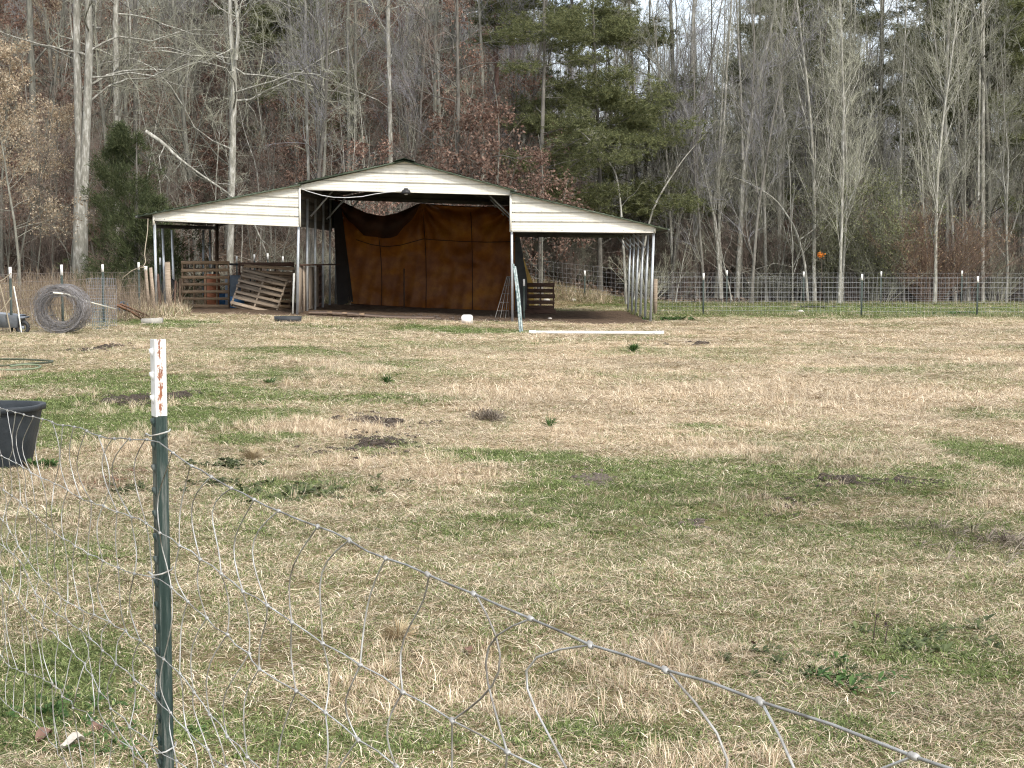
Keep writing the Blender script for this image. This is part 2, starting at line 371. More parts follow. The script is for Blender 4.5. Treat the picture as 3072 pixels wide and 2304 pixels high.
def instancer(name, mesh, pts, scl, rot, attrs, kind, label=None):
    """one object that draws many copies of a small mesh with geometry nodes"""
    proto = bpy.data.objects.new(name + '_blades', mesh)
    me = bpy.data.meshes.new(name); me.vertices.add(len(pts)); me.vertices.foreach_set('co', pts.astype(np.float32).ravel())
    def A(nm, v, t='FLOAT'):
        a = me.attributes.new(nm, t, 'POINT'); a.data.foreach_set('vector' if t == 'FLOAT_VECTOR' else 'value', np.asarray(v, np.float32).ravel())
    scl = np.asarray(scl, float); scl = np.repeat(scl[:, None], 3, 1) if scl.ndim == 1 else scl; A('scl', scl, 'FLOAT_VECTOR'); A('rot', rot, 'FLOAT_VECTOR')
    for k, v in attrs.items(): A(k, v)
    o = place(name, me)
    ng = bpy.data.node_groups.new(name, 'GeometryNodeTree'); ng.interface.new_socket('Geometry', in_out='INPUT', socket_type='NodeSocketGeometry'); ng.interface.new_socket('Geometry', in_out='OUTPUT', socket_type='NodeSocketGeometry')
    N = ng.nodes; gi = N.new('NodeGroupInput'); gout = N.new('NodeGroupOutput'); ip = N.new('GeometryNodeInstanceOnPoints'); oi = N.new('GeometryNodeObjectInfo')
    oi.inputs['Object'].default_value = proto; oi.inputs['As Instance'].default_value = True
    s = N.new('GeometryNodeInputNamedAttribute'); s.data_type = 'FLOAT_VECTOR'; s.inputs['Name'].default_value = 'scl'
    r = N.new('GeometryNodeInputNamedAttribute'); r.data_type = 'FLOAT_VECTOR'; r.inputs['Name'].default_value = 'rot'
    l = ng.links.new; l(gi.outputs[0], ip.inputs['Points']); l(oi.outputs['Geometry'], ip.inputs['Instance']); l(s.outputs[0], ip.inputs['Scale'])
    er = N.new('FunctionNodeEulerToRotation'); l(r.outputs[0], er.inputs[0]); l(er.outputs[0], ip.inputs['Rotation']); l(ip.outputs[0], gout.inputs[0])
    mod = o.modifiers.new('scatter', 'NODES'); mod.node_group = ng
    tag(o, label=label, kind=kind); return o
def scatter_field():
    P = []
    for y0, y1, dens, sc, mar in ((2.0, 4.3, 260, .8, 2.6), (4.2, 8.5, 860, .70, 2.0), (8.5, 15, 420, .88, 1.8), (15, 27, 150, 1.25, 2), (27, 60, 46, 1.9, 3)):
        hw = .355 * y1 + mar; n = int(dens * (y1 - y0) * 2 * hw); x = rng.uniform(-hw, hw, n); y = rng.uniform(y0, y1, n)
        k = np.abs(x) < .355 * y + mar; P.append(np.stack([x[k], y[k], np.full(k.sum(), sc)], 1))
    P = np.concatenate(P); x, y, sc = P.T
    mud = mud_map(x, y); wood = wood_map(x, y)
    mud = np.clip(mud + .4 * sstep(.60, .72, fbm(x - 33, y, .7, 4)) * sstep(12, 8, y), 0, 1); keep = (rng.rand(len(x)) > mud * 1.08) & (rng.rand(len(x)) > wood * 1.1); x, y, sc = x[keep], y[keep], sc[keep]
    z = gz(x, y); g = green_map(x, y); tall = blobs(TALL, x, y); tall = np.maximum(tall, .5 * sstep(.6, .75, fbm(x + 9, y, .9, 3)))
    g = np.clip(g * 1.08 - tall * .25, 0.02, .97)
    tone = np.clip(.55 * fbm(x, y, .45, 4) + .9 * fbm(x + 70, y, 2.2, 3) - .22 + .22 * sstep(8, 16, y)  + rng.uniform(-.22, .22, len(x)), 0, 1)
    r = rng.rand(len(x)); kind = np.where(r < tall * .38, 2, np.where(r < .38 * tall + .55 * g, 1, 0))
    kind = np.where((kind == 0) & (rng.rand(len(x)) < .42), 3, kind)
    kind = np.where((kind == 0) & (rng.rand(len(x)) < .4), 4, kind); kind = np.where((g > .45) & (rng.rand(len(x)) < .22), 5, kind)
    protos = [clump(1, 46, .085, (.02, .085), (.0020, .0042), (45, 90), .9), clump(2, 50, .075, (.018, .055), (.0022, .0045), (15, 80), .6),
              clump(3, 30, .05, (.05, .13), (.0018, .0036), (6, 60), .5), clump(4, 40, .11, (.04, .13), (.0018, .0034), (72, 92), .5),
              clump(5, 60, .09, (.012, .05), (.002, .0055), (50, 92), .35), clump(6, 46, .08, (.014, .03), (.006, .012), (20, 70), .3)]
    names = [('matted_straw_grass', 'dry matted tan grass over the paddock'), ('short_green_grass', 'short green grass growing among the straw'), ('tall_straw_grass', 'longer standing tufts of straw coloured grass'), ('flattened_straw_grass', 'long dead blades lying flat over the paddock'),
             ('broken_straw', 'short broken bits of straw and dead leaf in the turf'), ('clover', 'low broad leaved clover in the green patches')]
    for k in range(6):
        s = kind == k; c = s.sum()
        sl = sc[s] * rng.uniform(.65, 1.35, c); zf = np.interp(y[s], [8, 16, 30], [1, .8, .5]) * rng.uniform(.6, 1.2, c)
        sl = np.stack([sl, sl, sl * zf], 1)
        rot = np.stack([rng.uniform(-.15, .15, c), rng.uniform(-.15, .15, c), rng.rand(c) * 6.283], 1)
        gg = g[s] if k in (0, 3) else (np.clip(g[s] + .35, 0, .95) if k == 1 else (np.full(c, 1.0) if k == 5 else g[s] * .3))
        instancer(names[k][0], protos[k], np.stack([x[s], y[s], z[s]], 1), sl, rot, {'green': gg, 'tone': tone[s]}, 'stuff', names[k][1])
scatter_field()

# ================================================================== BARN
WHITE = mat('siding_white', (.75, .73, .66), (.64, .60, .51), 2.2, .45, spec=.4, contrast=(.42, .85), stretch=(2.5, 1, .6))
TRIM = mat('trim_white', (.80, .78, .70), (.72, .69, .6), 2, .45)
GALV = mat('galvanised', (.42, .45, .48), (.55, .58, .60), 9, .45, metal=.55, vary=.12)
ROOF = mat('roof_green', (.055, .075, .05), (.09, .11, .075), 3, .5)
DARKM = mat('dark_lining', (.10, .10, .095), (.14, .135, .12), 3, .6)
barn = thing('pole_barn', 'open sided metal carport barn with white gable siding and green roof edge', 'barn', (0, 38, 0))
BY = 38.0; RY = 46.0
def bl(p): return (p[0], p[1] - 38.0, p[2])
def xz(px, py, Y=BY):
    p = at(px, py, Y); return np.array((p[0], p[2]))
def clip_poly(poly, a, b_, c):
    """keep a*x+b*z>=c"""
    o = []
    for i in range(len(poly)):
        p, q = poly[i], poly[(i + 1) % len(poly)]; fp = a * p[0] + b_ * p[1] - c; fq = a * q[0] + b_ * q[1] - c
        if fp >= 0: o.append(p)
        if fp * fq < 0: t = fp / (fp - fq); o.append(p + (q - p) * t)
    return o
def siding(poly, p0, p1, step, name='siding_panel'):
    """poly (x,z) outline, p0->p1 the bottom edge; rows of ribbed steel panels, each a part"""
    d = (p1 - p0) / np.linalg.norm(p1 - p0); nn = np.array((-d[1], d[0]))
    base = nn @ p0; top = max(nn @ p for p in poly)
    tt = [(0, .045), (.085, .045), (.10, 0), (.30, 0), (.325, -.008), (.365, -.008), (.39, 0), (.62, 0), (.645, -.008), (.685, -.008), (.71, 0), (.97, -.004), (.985, -.02), (1, .045)]
    k = 0
    while base + k * step < top - .02:
        mb = MB(); got = False
        for (t0, y0), (t1, y1) in zip(tt[:-1], tt[1:]):
            a0 = base + (k + t0) * step; a1 = base + (k + t1) * step
            q = clip_poly(clip_poly(list(poly), nn[0], nn[1], a0), -nn[0], -nn[1], -a1)
            if len(q) < 3: continue
            v = []
            for p in q:
                f = (nn @ p - a0) / max(a1 - a0, 1e-6); v.append((p[0], -.035 + y0 + (y1 - y0) * f, p[1]))
            mb.add(v, [(0, i, i + 1) for i in range(1, len(v) - 1)]); got = True
        if got: mb.obj(name, WHITE, barn)
        k += 1
STEP = .2352
Lp = [xz(464, 661), xz(900, 678.5), xz(900, 557), xz(464, 642)]
Cp = [xz(903, 568), xz(1536, 584.5), xz(1536, 570), xz(1215, 485), xz(903, 555)]
Rp = [xz(1532, 693.5), xz(1963, 697), xz(1963, 681), xz(1532, 578)]
siding(Lp, Lp[0], Lp[1], STEP); siding(Cp, Cp[0], Cp[1], .228); siding(Rp, Rp[0], Rp[1], STEP)
# the panels' backs and rear gables
def backing(poly, y):
    MB().prism([tuple(p) for p in poly], y, y + .012).obj('gable_lining', DARKM, barn)
for q in (Lp, Cp, Rp): backing(q, .012)
RB = [xz(903, 568) * (1, 1), xz(1536, 584.5), xz(1536, 570), xz(1215, 485), xz(903, 555)]
RB[0] = np.array((RB[0][0], RB[0][1] + .06)); RB[1] = np.array((RB[1][0], RB[1][1] + .02))
MB().prism([tuple(p) for p in RB], 8.0, 8.02).obj('rear_gable_panel', DARKM, barn)
MB().prism([tuple(p) for p in Rp], 8.0, 8.02).obj('rear_gable_panel', DARKM, barn)
ql = [p + np.array((0, .12)) for p in Lp[:2]] + Lp[2:]
MB().prism([tuple(p) for p in ql], 8.0, 8.02).obj('rear_gable_panel', DARKM, barn)
# bottom and corner trim
def trim(a, b_, w=.035, y=-.06):
    MB().beam((a[0], y, a[1]), (b_[0], y, b_[1]), .03, w, up=(0, 0, 1)).obj('trim', TRIM, barn)
trim(Lp[0], Lp[1]); trim(Cp[0], Cp[1]); trim(Rp[0], Rp[1])
def vtrim(x, z0, z1, w=.05): MB().box((x, -.062, (z0 + z1) / 2), (w, .026, z1 - z0)).obj('corner_trim', TRIM, barn)
vtrim(Lp[0][0] - .01, Lp[0][1] - .12, Lp[0][1] + .16); vtrim(Lp[1][0] + .01, Lp[1][1] - .02, Cp[0][1] + .08); vtrim(Rp[0][0], Rp[0][1] - .02, Cp[1][1]); vtrim(Rp[1][0], Rp[1][1] - .02, Rp[1][1] + .11)
# screw heads along the panels
def screws(p0, p1, n_, rows, step, lim):
    d = p1 - p0; mb = MB()
    for k in range(rows):
        for i in range(n_):
            x, z = p0 + d * (i + .5) / n_ + np.array((0, .045 + k * step))
            if z < lim(x) - .06: mb.box((x, -.047, z), (.016, .012, .016))
    o = mb.obj('panel_screws', GALV, barn); o['kind'] = 'stuff'
def roofz(poly): 
    a, b_ = poly; return lambda x: a[1] + (b_[1] - a[1]) * (x - a[0]) / (b_[0] - a[0])
screws(Lp[0], Lp[1], 7, 5, STEP, roofz((Lp[3], Lp[2]))); screws(Rp[0], Rp[1], 7, 5, STEP, roofz((Rp[3], Rp[2])))
# roofs: ribbed sheets running the length
def roof(a, b_, zoff=0, y0=-.2, y1=8.3, name='roof_sheet'):
    a = np.array(a, float); b_ = np.array(b_, float); d = b_ - a; L_ = np.linalg.norm(d); d /= L_; nn = np.array((-d[1], d[0]));
    if nn[1] < 0: nn = -nn
    prof = []; n_ = int(L_ / .235)
    for i in range(n_ + 1):
        s = i / n_ * L_
        for ds, h in ((-.03, 0), (-.014, .022), (.014, .022), (.03, 0)):
            if 0 <= s + ds <= L_: prof.append(a + d * (s + ds) + nn * (h + zoff))
    prof = [a + nn * zoff] + prof + [b_ + nn * zoff]
    top = np.array([[(p[0], y, p[1]) for y in (y0, y1)] for p in prof]); bot = np.array([[(p[0] - nn[0] * .006, y, p[1] - nn[1] * .006) for y in (y0, y1)] for p in prof])
    MB().grid(top).grid(bot[::-1]).obj(name, ROOF, barn)
    e0 = a + nn * (zoff - .022); e1 = b_ + nn * (zoff - .022)
    MB().beam((e0[0], y0 + .02, e0[1]), (e1[0], y0 + .02, e1[1]), .03, .04).obj('roof_edge_trim', ROOF, barn)
    MB().beam((a[0] - nn[0] * .03, y0, a[1] - nn[1] * .03 + zoff), (a[0] - nn[0] * .03, y1, a[1] - nn[1] * .03 + zoff), .05, .05).obj('roof_rail', DARKM, barn)
roof(xz(414, 648), xz(903, 553)); roof(xz(892, 551), xz(1215, 482), .01); roof(xz(1547, 572), xz(1215, 482), .01); roof(xz(2006, 687), xz(1530, 574))
rc = xz(1215, 479)
mb = MB(); l0 = xz(1186, 488); r0 = xz(1246, 489)
mb.add([(l0[0], -.34, l0[1] + .03), (rc[0], -.34, rc[1] + .02), (r0[0], -.34, r0[1] + .03), (l0[0], 8.32, l0[1] + .03), (rc[0], 8.32, rc[1] + .02), (r0[0], 8.32, r0[1] + .03)], quads=[(0, 1, 4, 3), (1, 2, 5, 4)])
mb.obj('ridge_cap', mat('ridge_green', (.10, .22, .16), (.07, .13, .09), 4, .5), barn)
for px, py in ((895, 556), (1541, 574)):
    p = xz(px, py); MB().box((p[0], -.1, p[1]), (.16, .12, .04)).obj('rail_end', ROOF, barn)
# legs
def leg(px, py_top, Y, px_bot=None, w=.06, m_=GALV, name='leg'):
    t = at(px, py_top, Y); bx = at(px_bot if px_bot is not None else px, 900, Y)[0]
    z = float(gz(bx, Y)) - .05
    return MB().beam(bl((bx, Y, z)), bl(t), w, w, up=(0, 1, 0)).obj(name, m_, barn)
leg(464, 670, 38.03, 470); leg(488, 686, 38.98, 496, .055); leg(516, 690, 40.2, 523, .055)
WOODD = mat('old_dark_wood', (.07, .045, .03), (.14, .095, .065), 7, .85, stretch=(8, 8, 1), vary=.2)
for px, Y in ((610, 43.9), (630, 44.7)): leg(px, 690, Y, None, .06, GALV)
leg(651, 668, 45.7, None, .09, WOODD)
a = at(463, 679, 38.1); e = at(650, 684, 45.7); MB().beam(bl(a), bl(e), .06, .1).obj('eave_rail', mat('rail_black', (.03, .03, .03), (.06, .06, .055), 5, .6), barn)
for px, pb, Y in ((897, 891, 38.03), (922, 921, 39.7), (946, 945, 41.3), (970, 968, 43.0), (991, 989, 44.7), (1009, 1007, 46.0)):
    leg(px, 596 if Y > 38.5 else 600, Y, pb)
for i, Y in enumerate((38.03, 39.6, 41.2, 42.8, 44.4, 46.0)):
    leg(1535, 620 if i else 600, Y, 1537)
for i, (px, pb, Y) in enumerate(((1961, 1952, 38.03), (1944, 1935, 39.6), (1929, 1921, 41.1), (1915, 1907, 42.6), (1902, 1895, 43.9), (1891, 1884, 45.3))):
    leg(px, 700, Y, pb)
a = at(1960, 700, 38.06); e = at(1890, 706, 45.4); MB().beam(bl(a), bl(e), .06, .08).obj('eave_rail', GALV, barn)
# right outer row: short knee braces
for Y, px in ((39.6, 1944), (41.1, 1929), (42.6, 1915), (43.9, 1902), (45.3, 1891)):
    p = at(px, 0, Y)[0]; z = 2.28
    MB().beam((p - .02, Y - 38, z - .38), (p - .36, Y - 38, z + .02), .04, .04, up=(0, 1, 0)).obj('knee_brace', GALV, barn)
for Y, px in ((39.7, 922), (43.0, 970), (46.0, 1009)):
    p = at(px, 0, Y)[0]
    MB().beam((p + .03, Y - 38, 2.75), (p + .62, Y - 38, 3.42), .045, .045, up=(0, 1, 0)).obj('knee_brace', GALV, barn)
for Y in (39.6, 42.8, 46.0):
    MB().beam((-.03, Y - 38, 2.75), (-.62, Y - 38, 3.32), .045, .045, up=(0, 1, 0)).obj('knee_brace', GALV, barn)
# centre bay side sheets above the lean-to roofs (hung inside the legs)
for x0, name in ((-5.56, 'side_sheet'), (.07, 'side_sheet')):
    for k in range(4):
        z0 = 2.47 + k * .235; dep = [(0, .006), (.225, .006), (.235, .02)]
        MB().box((x0, 4.0, z0 + .115), (.012, 8.0, .226)).obj(name, DARKM, barn)
# trusses and header beams
for Y in (.1, 1.6, 3.2, 4.8, 6.4, 7.9):
    zc = xz(1215, 482)[1]
    MB().beam((-5.45, Y, 3.46), (-2.74, Y, zc - .09), .06, .06).obj('rafter', DARKM, barn); MB().beam((-.05, Y, 3.32), (-2.74, Y, zc - .09), .06, .06).obj('rafter', DARKM, barn)
    MB().beam((-9.1, Y, 2.64), (-5.5, Y, 3.42), .06, .06).obj('rafter', DARKM, barn); MB().beam((3.6, Y, 2.3), (.05, Y, 3.25), .06, .06).obj('rafter', DARKM, barn)
MB().beam((-5.45, .03, 3.38), (0, .03, 3.26), .06, .06).obj('header_beam', DARKM, barn)
MB().beam((-5.45, 7.95, 3.5), (0, 7.95, 3.33), .08, .12).obj('header_beam', DARKM, barn)
MB().beam((.05, .03, 2.31), (3.6, .03, 2.28), .06, .06).obj('header_beam', DARKM, barn)
MB().beam((-9.1, .03, 2.59), (-5.45, .03, 2.46), .06, .06).obj('header_beam', DARKM, barn)
MB().beam((.05, 7.95, 2.36), (3.6, 7.95, 2.33), .06, .12).obj('header_beam', DARKM, barn)

# lamp on the gable
BLACK = mat('black_plastic', (.02, .02, .022), (.04, .04, .042), 8, .5)
lamp_p = at(1218, 575, 37.86)
lm = thing('barn_lamp', 'small black bell shaped lamp on the white gable above the open bay', 'lamp', lamp_p)
MB().revolve([(.0, .09), (.05, .085), (.06, .05), (.10, .035), (.115, 0), (.125, -.05), (.10, -.055), (0, -.05)], 18).obj('lamp_shade', BLACK, lm, True)
MB().revolve([(.0, -.05), (.05, -.052), (.045, -.075), (0, -.085)], 12).obj('bulb', mat('bulb_glass', (.5, .5, .48), None, rough=.2), lm, True)
MB().box((0, .06, .02), (.05, .12, .05)).obj('bracket', BLACK, lm)
# cable sagging along the header
WIREW = mat('white_cable', (.45, .46, .46), (.55, .55, .54), 4, .5)
pts = [(905, 567), (930, 576), (965, 586), (1000, 592), (1040, 593), (1085, 590), (1120, 583), (1160, 577), (1210, 573)]
P = np.array([at(px, py, 37.85) for px, py in pts]); o = MB().tubes(P, np.full(len(P), .011), 5).obj('sagging_cable', WIREW)
tag(o, 'thin grey cable sagging from the gable corner to the lamp', 'cable')

# ------------------------------------------------------------------ tarp at the rear of the middle bay
def tarp_mesh():
    Yt = 45.9; nu, nv = 90, 60
    top = [(1006, 600), (1020, 603), (1060, 622), (1100, 640), (1145, 649), (1190, 641), (1225, 626), (1262, 610), (1300, 614), (1380, 619), (1460, 621), (1545, 618)]
    bot = [(1028, 905), (1060, 912), (1100, 915), (1200, 920), (1300, 926), (1400, 930), (1480, 933), (1545, 932)]
    tx, ty = zip(*top); bx, by = zip(*bot); V = np.zeros((nu, nv, 3))
    hang = [(1010, 600, 1.0), (1262, 608, 1.2), (1545, 618, 1.2)]
    for i in range(nu):
        u = i / (nu - 1)
        for j in range(nv):
            v = j / (nv - 1)
            pxt = 1006 + u * 539; pxb = 1028 + u * 517
            px = pxt + (pxb - pxt) * v + 10 * math.sin(v * 3.1) * (1 - u); yt = np.interp(pxt, tx, ty); yb = np.interp(pxb, bx, by)
            py = yt + (yb - yt) * v
            d = 0
            for hx, hy, w in hang:
                dx, dy = px - hx, py - hy; r = math.hypot(dx, dy); an = math.atan2(dx, dy + 1)
                d += w * .17 * math.sin(an * 11 + hx) * math.exp(-r / 130) * min(1, r / 25)
            sag = math.exp(-((px - 1140) / 95) ** 2) * math.exp(-((py - 690) / 45) ** 2)
            d += -.38 * sag                                  # the top folds forward in a deep sag
            d += .05 * math.sin(px * .045 + 2 * math.sin(py * .02)) * (v ** .7) + .025 * math.sin(px * .16 + py * .03) + .02 * math.sin(py * .11 + px * .02)
            d += .06 * math.sin((px - 1010) * .07) * math.exp(-(px - 1010) / 90) + (fbm(px * .01, py * .01, .35, 3) - .5) * .1
            p = at(px, py, Yt + d); V[i, j] = (p[0], Yt + d, p[2])
    return V
TARP = bpy.data.materials.new('tarp_brown'); TARP.use_nodes = True; n = TARP.node_tree; b = n.nodes['Principled BSDF']; L = n.links.new
b.inputs['Roughness'].default_value = .55; tco = n.nodes.new('ShaderNodeTexCoord').outputs['Object']
cc = ramp(n, noise(n, tco, 1.1, 8, .72), [(.25, (.085, .020, .004)), (.5, (.20, .066, .007)), (.75, (.36, .155, .014))])
L(cc, b.inputs['Base Color'])
tr = n.nodes.new('ShaderNodeBsdfTranslucent'); ms = n.nodes.new('ShaderNodeMixShader'); ms.inputs[0].default_value = .3; L(cc, tr.inputs['Color'])
L(b.outputs[0], ms.inputs[1]); L(tr.outputs[0], ms.inputs[2]); L(ms.outputs[0], n.nodes['Material Output'].inputs['Surface'])
TV = tarp_mesh(); tp0 = np.array((-2.7, 45.9, float(gz(-2.7, 45.9))))
tarp = thing('hanging_tarp', 'large brown orange tarpaulin hung across the rear of the barn, sagging at its left', 'tarp', tp0)
MB().grid(TV - tp0).obj('tarp_cloth', TARP, tarp, True)
SEAM = mat('tarp_seam', (.02, .007, .003), (.045, .014, .004), 3, .6)
def seam_line(ids, name='seam'):
    P = np.array([TV[i, j] for i, j in ids]) - tp0; P[:, 1] -= .012; MB().tubes(P, np.full(len(P), .013), 4).obj(name, SEAM, tarp)
seam_line([(i, 20) for i in range(8, 90)])
for i in (20, 43, 67): seam_line([(i, j) for j in range(3, 60)])
seam_line([(i, 0) for i in range(90)], 'hem'); seam_line([(i, 59) for i in range(90)], 'hem')
# black flap outside the right corner leg and its outer edge, sunlight on it painted in as yellow
mb = MB(); q = [at(1541, 700, 45.95), at(1557, 700, 46.1), at(1583, 850, 46.4), at(1588, 930, 46.5), at(1541, 938, 45.95)]
mb.add(np.array(q) - tp0, [(0, 1, 2), (0, 2, 3), (0, 3, 4)]); mb.obj('black_flap', mat('tarp_black', (.012, .012, .013), (.03, .03, .03), 3, .6), tarp)
mb = MB(); q = [at(1562, 748, 46.3), at(1580, 800, 46.7), at(1599, 848, 47.0), at(1604, 925, 47.1), at(1579, 925, 46.45), at(1575, 840, 46.42)]
mb.add(np.array(q) - tp0, [(0, 1, 5), (1, 2, 5), (2, 3, 4), (2, 4, 5)]); o = mb.obj('outer_flap', mat('tarp_lit_yellow', (.36, .24, .05), (.22, .13, .03), 3, .6, trans=.3), tarp)
o['label'] = 'outer fold of the tarpaulin, its sunlight painted in as yellow'
# inner left black sheet beside the tarp
mb = MB(); q = [at(1000, 606, 44.9), at(1022, 604, 45.7), at(1060, 905, 45.7), at(1012, 918, 44.9)]
mb.add(np.array(q) - tp0, quads=[(0, 1, 2, 3)]); mb.obj('black_side_fold', MATS['tarp_black'], tarp)
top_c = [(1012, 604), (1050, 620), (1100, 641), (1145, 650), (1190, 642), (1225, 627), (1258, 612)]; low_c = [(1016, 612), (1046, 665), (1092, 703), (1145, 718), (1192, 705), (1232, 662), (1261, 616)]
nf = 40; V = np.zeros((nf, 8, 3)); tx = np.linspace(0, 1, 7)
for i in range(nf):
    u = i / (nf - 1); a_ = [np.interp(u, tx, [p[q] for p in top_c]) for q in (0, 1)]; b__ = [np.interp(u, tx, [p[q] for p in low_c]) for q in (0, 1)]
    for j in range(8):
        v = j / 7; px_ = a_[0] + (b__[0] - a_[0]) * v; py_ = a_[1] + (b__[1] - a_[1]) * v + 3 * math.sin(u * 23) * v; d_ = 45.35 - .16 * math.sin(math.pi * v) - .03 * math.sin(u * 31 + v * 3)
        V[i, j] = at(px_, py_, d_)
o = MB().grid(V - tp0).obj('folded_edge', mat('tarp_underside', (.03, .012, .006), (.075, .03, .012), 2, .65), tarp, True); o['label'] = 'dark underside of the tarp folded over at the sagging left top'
# eye bolt stake in front of the tarp
def gpost(name, px, Y, py_top, w, m_, label, cat, lean=0, **k):
    g0 = np.array(G(px, Y)); t = at(px + lean, py_top, Y) - g0
    o = thing(name, label, cat, g0, **k); MB().beam((0, 0, -.1), t, w, w, up=(0, 1, 0)).obj('stake_shaft', m_, o); return o
gpost('steel_stake', 1212, 45.2, 806, .035, mat('dark_steel', (.03, .022, .018), (.06, .04, .03), 6, .6), 'thin dark stake standing before the middle of the brown tarp', 'stake')

# ------------------------------------------------------------------ pallets and timber
PW = mat('pallet_wood', (.17, .115, .07), (.33, .235, .15), 5, .85, stretch=(1, 6, 9), vary=.28, bump=.3)
PWD = mat('pallet_wood_dark', (.06, .035, .025), (.12, .07, .05), 5, .85, stretch=(1, 6, 9), vary=.25)
PWG = mat('pallet_wood_grey', (.20, .155, .115), (.36, .29, .22), 5, .85, stretch=(1, 6, 9), vary=.25)
def pallet(label, loc, w, h, rows, strs, rot=(0, 0, 0), m_=PW, slat=.09, seed=1, group='wooden pallets in and beside the barn', roll=0):
    """stands upright in its own xz plane, origin at the lower middle"""
    r = RS(seed); o = thing('wooden_pallet', label, 'pallet', loc, None, group)
    o.rotation_euler = rot
    for i in range(rows):
        z = slat / 2 + (h - slat) * i / (rows - 1)
        for y in (-.055, .055):
            if y > 0 and i % 2: continue
            ms_ = MB().box((r.uniform(-.01, .01), y + r.uniform(-.004, .004), z + r.uniform(-.008, .008)), (w + r.uniform(-.02, .02), .018, slat * r.uniform(.85, 1.12)), Euler((0, r.uniform(-.012, .012), 0)).to_matrix()); ms_.obj('slat', m_, o)
    for k in range(strs):
        x = -w / 2 + .025 + (w - .05) * k / (strs - 1); MB().box((x, 0, h / 2), (.04, .088, h)).obj('stringer', m_, o)
    return o
g = G(617, 41.0); pallet('upright brown pallet standing furthest left under the lean-to', g, 1.32, 1.28, 7, 5, (math.radians(-3), 0, 0), PW, .085, 3)
g = G(775, 40.6); pallet('pallet leaning back behind another beside the grey barrel', (g[0] + .08, 41.1, g[2]), 1.42, 1.28, 8, 4, (math.radians(-28), math.radians(3), 0), PW, .085, 4)
g = G(765, 39.7); pallet('slanting pallet lying against the leaning one, nearest the middle leg', (g[0] - .05, g[1], g[2] - .02), 1.25, 1.30, 7, 3, (math.radians(-42), math.radians(14), math.radians(3)), PWG, .10, 5)
g = G(800, 42.6); pallet('weathered pallet standing upright behind the leaning pallets', g, 1.60, 1.24, 5, 4, (0, 0, 0), PWD, .10, 6)
g = G(1622, 44.5); pallet('dark pallet standing on a timber under the right lean-to', (g[0], g[1], g[2] + .12), .82, .80, 5, 3, (0, 0, 0), PWD, .12, 7)
g = G(965, 43.4); pallet('dark pallet standing along the inner row of legs behind the plywood', (g[0] - .05, 43.2, g[2]), 1.1, 1.2, 6, 3, (0, 0, math.radians(88)), PWD, .10, 8)
g = np.array(G(1618, 44.3)); o = MB().box((0, 0, .06), (.98, .14, .14)).obj('base_timber', PWD, None, loc=g); tag(o, 'dark square timber on the ground under the small dark pallet', 'timber')
# plywood partition along the left row of the middle bay
PLY = mat('plywood', (.27, .21, .155), (.40, .33, .26), 2.5, .85, stretch=(4, 4, 1), vary=.15)
pg = np.array(G(896, 38.4)); ply = thing('plywood_partition', 'low partition of weathered plywood sheets along the inner legs', 'partition', pg)
for k in range(4):
    xx = at([898, 915, 931, 946][k], 900, 38.4 + k * 1.05)[0] - .05
    MB().beam((xx - pg[0], k * 1.05, .63), (xx - pg[0] + .005, k * 1.05 + 1.02, .63), .02, 1.22 - .03 * k, up=(0, 0, 1)).obj('plywood_sheet', PLY, ply)
MB().beam((-.06, .0, 1.26), (.45, 5.3, 1.27), .05, .04).obj('top_rail', PWD, ply)
# white strip leaning on the leg
g0 = np.array(G(878, 38.2)); o = MB().beam((0, 0, 0), at(882, 820, 38.35) - g0, .045, .03, up=(0, 1, 0)).obj('white_strip', TRIM, None, loc=g0); tag(o, 'narrow white strip of trim leaning beside the middle leg', 'trim strip')
# black rubber pan
g0 = ground(864, 966); o = MB().revolve([(0, .02), (.26, .02), (.29, .13), (.315, .13), (.30, 0), (0, 0)], 24, sy=.7).obj('feed_pan', mat('black_rubber', (.025, .028, .032), (.045, .048, .052), 6, .6), None, True, g0)
tag(o, 'black rubber feed pan on the grass below the white strip', 'feed pan')
# black rack and rail behind the pallets
g0 = np.array(G(588, 43.5)); rk = thing('metal_rack', 'black metal rack standing behind the upright brown pallet', 'rack', g0)
BM = mat('black_metal', (.02, .02, .022), (.04, .04, .04), 5, .5)
for x in (-.75, .55):
    for y in (0, .5): MB().box((x, y, .62), (.05, .05, 1.3)).obj('rack_leg', BM, rk)
MB().box((-.1, 0, 1.24), (1.35, .05, .06)).obj('rack_rail', BM, rk); MB().box((-.1, 0, 1.05), (1.35, .05, .03)).obj('rack_rail', BM, rk)
for x in np.linspace(-.7, .5, 13): MB().box((x, 0, 1.14), (.02, .02, .17)).obj('rack_bar', BM, rk)
g0 = np.array(G(705, 42.6)); o = thing('pipe_rail', 'horizontal dark pipe rail behind the grey barrel', 'rail', g0)
P = np.array([(-.55, 0, 1.2), (.5, 0, 1.17)]); MB().tubes(P, np.full(2, .03), 8).obj('pipe', BM, o)
for x in (-.5, .45): MB().tubes(np.array([(x, 0, -.05), (x, 0, 1.2)]), np.full(2, .025), 6).obj('pipe_leg', BM, o)
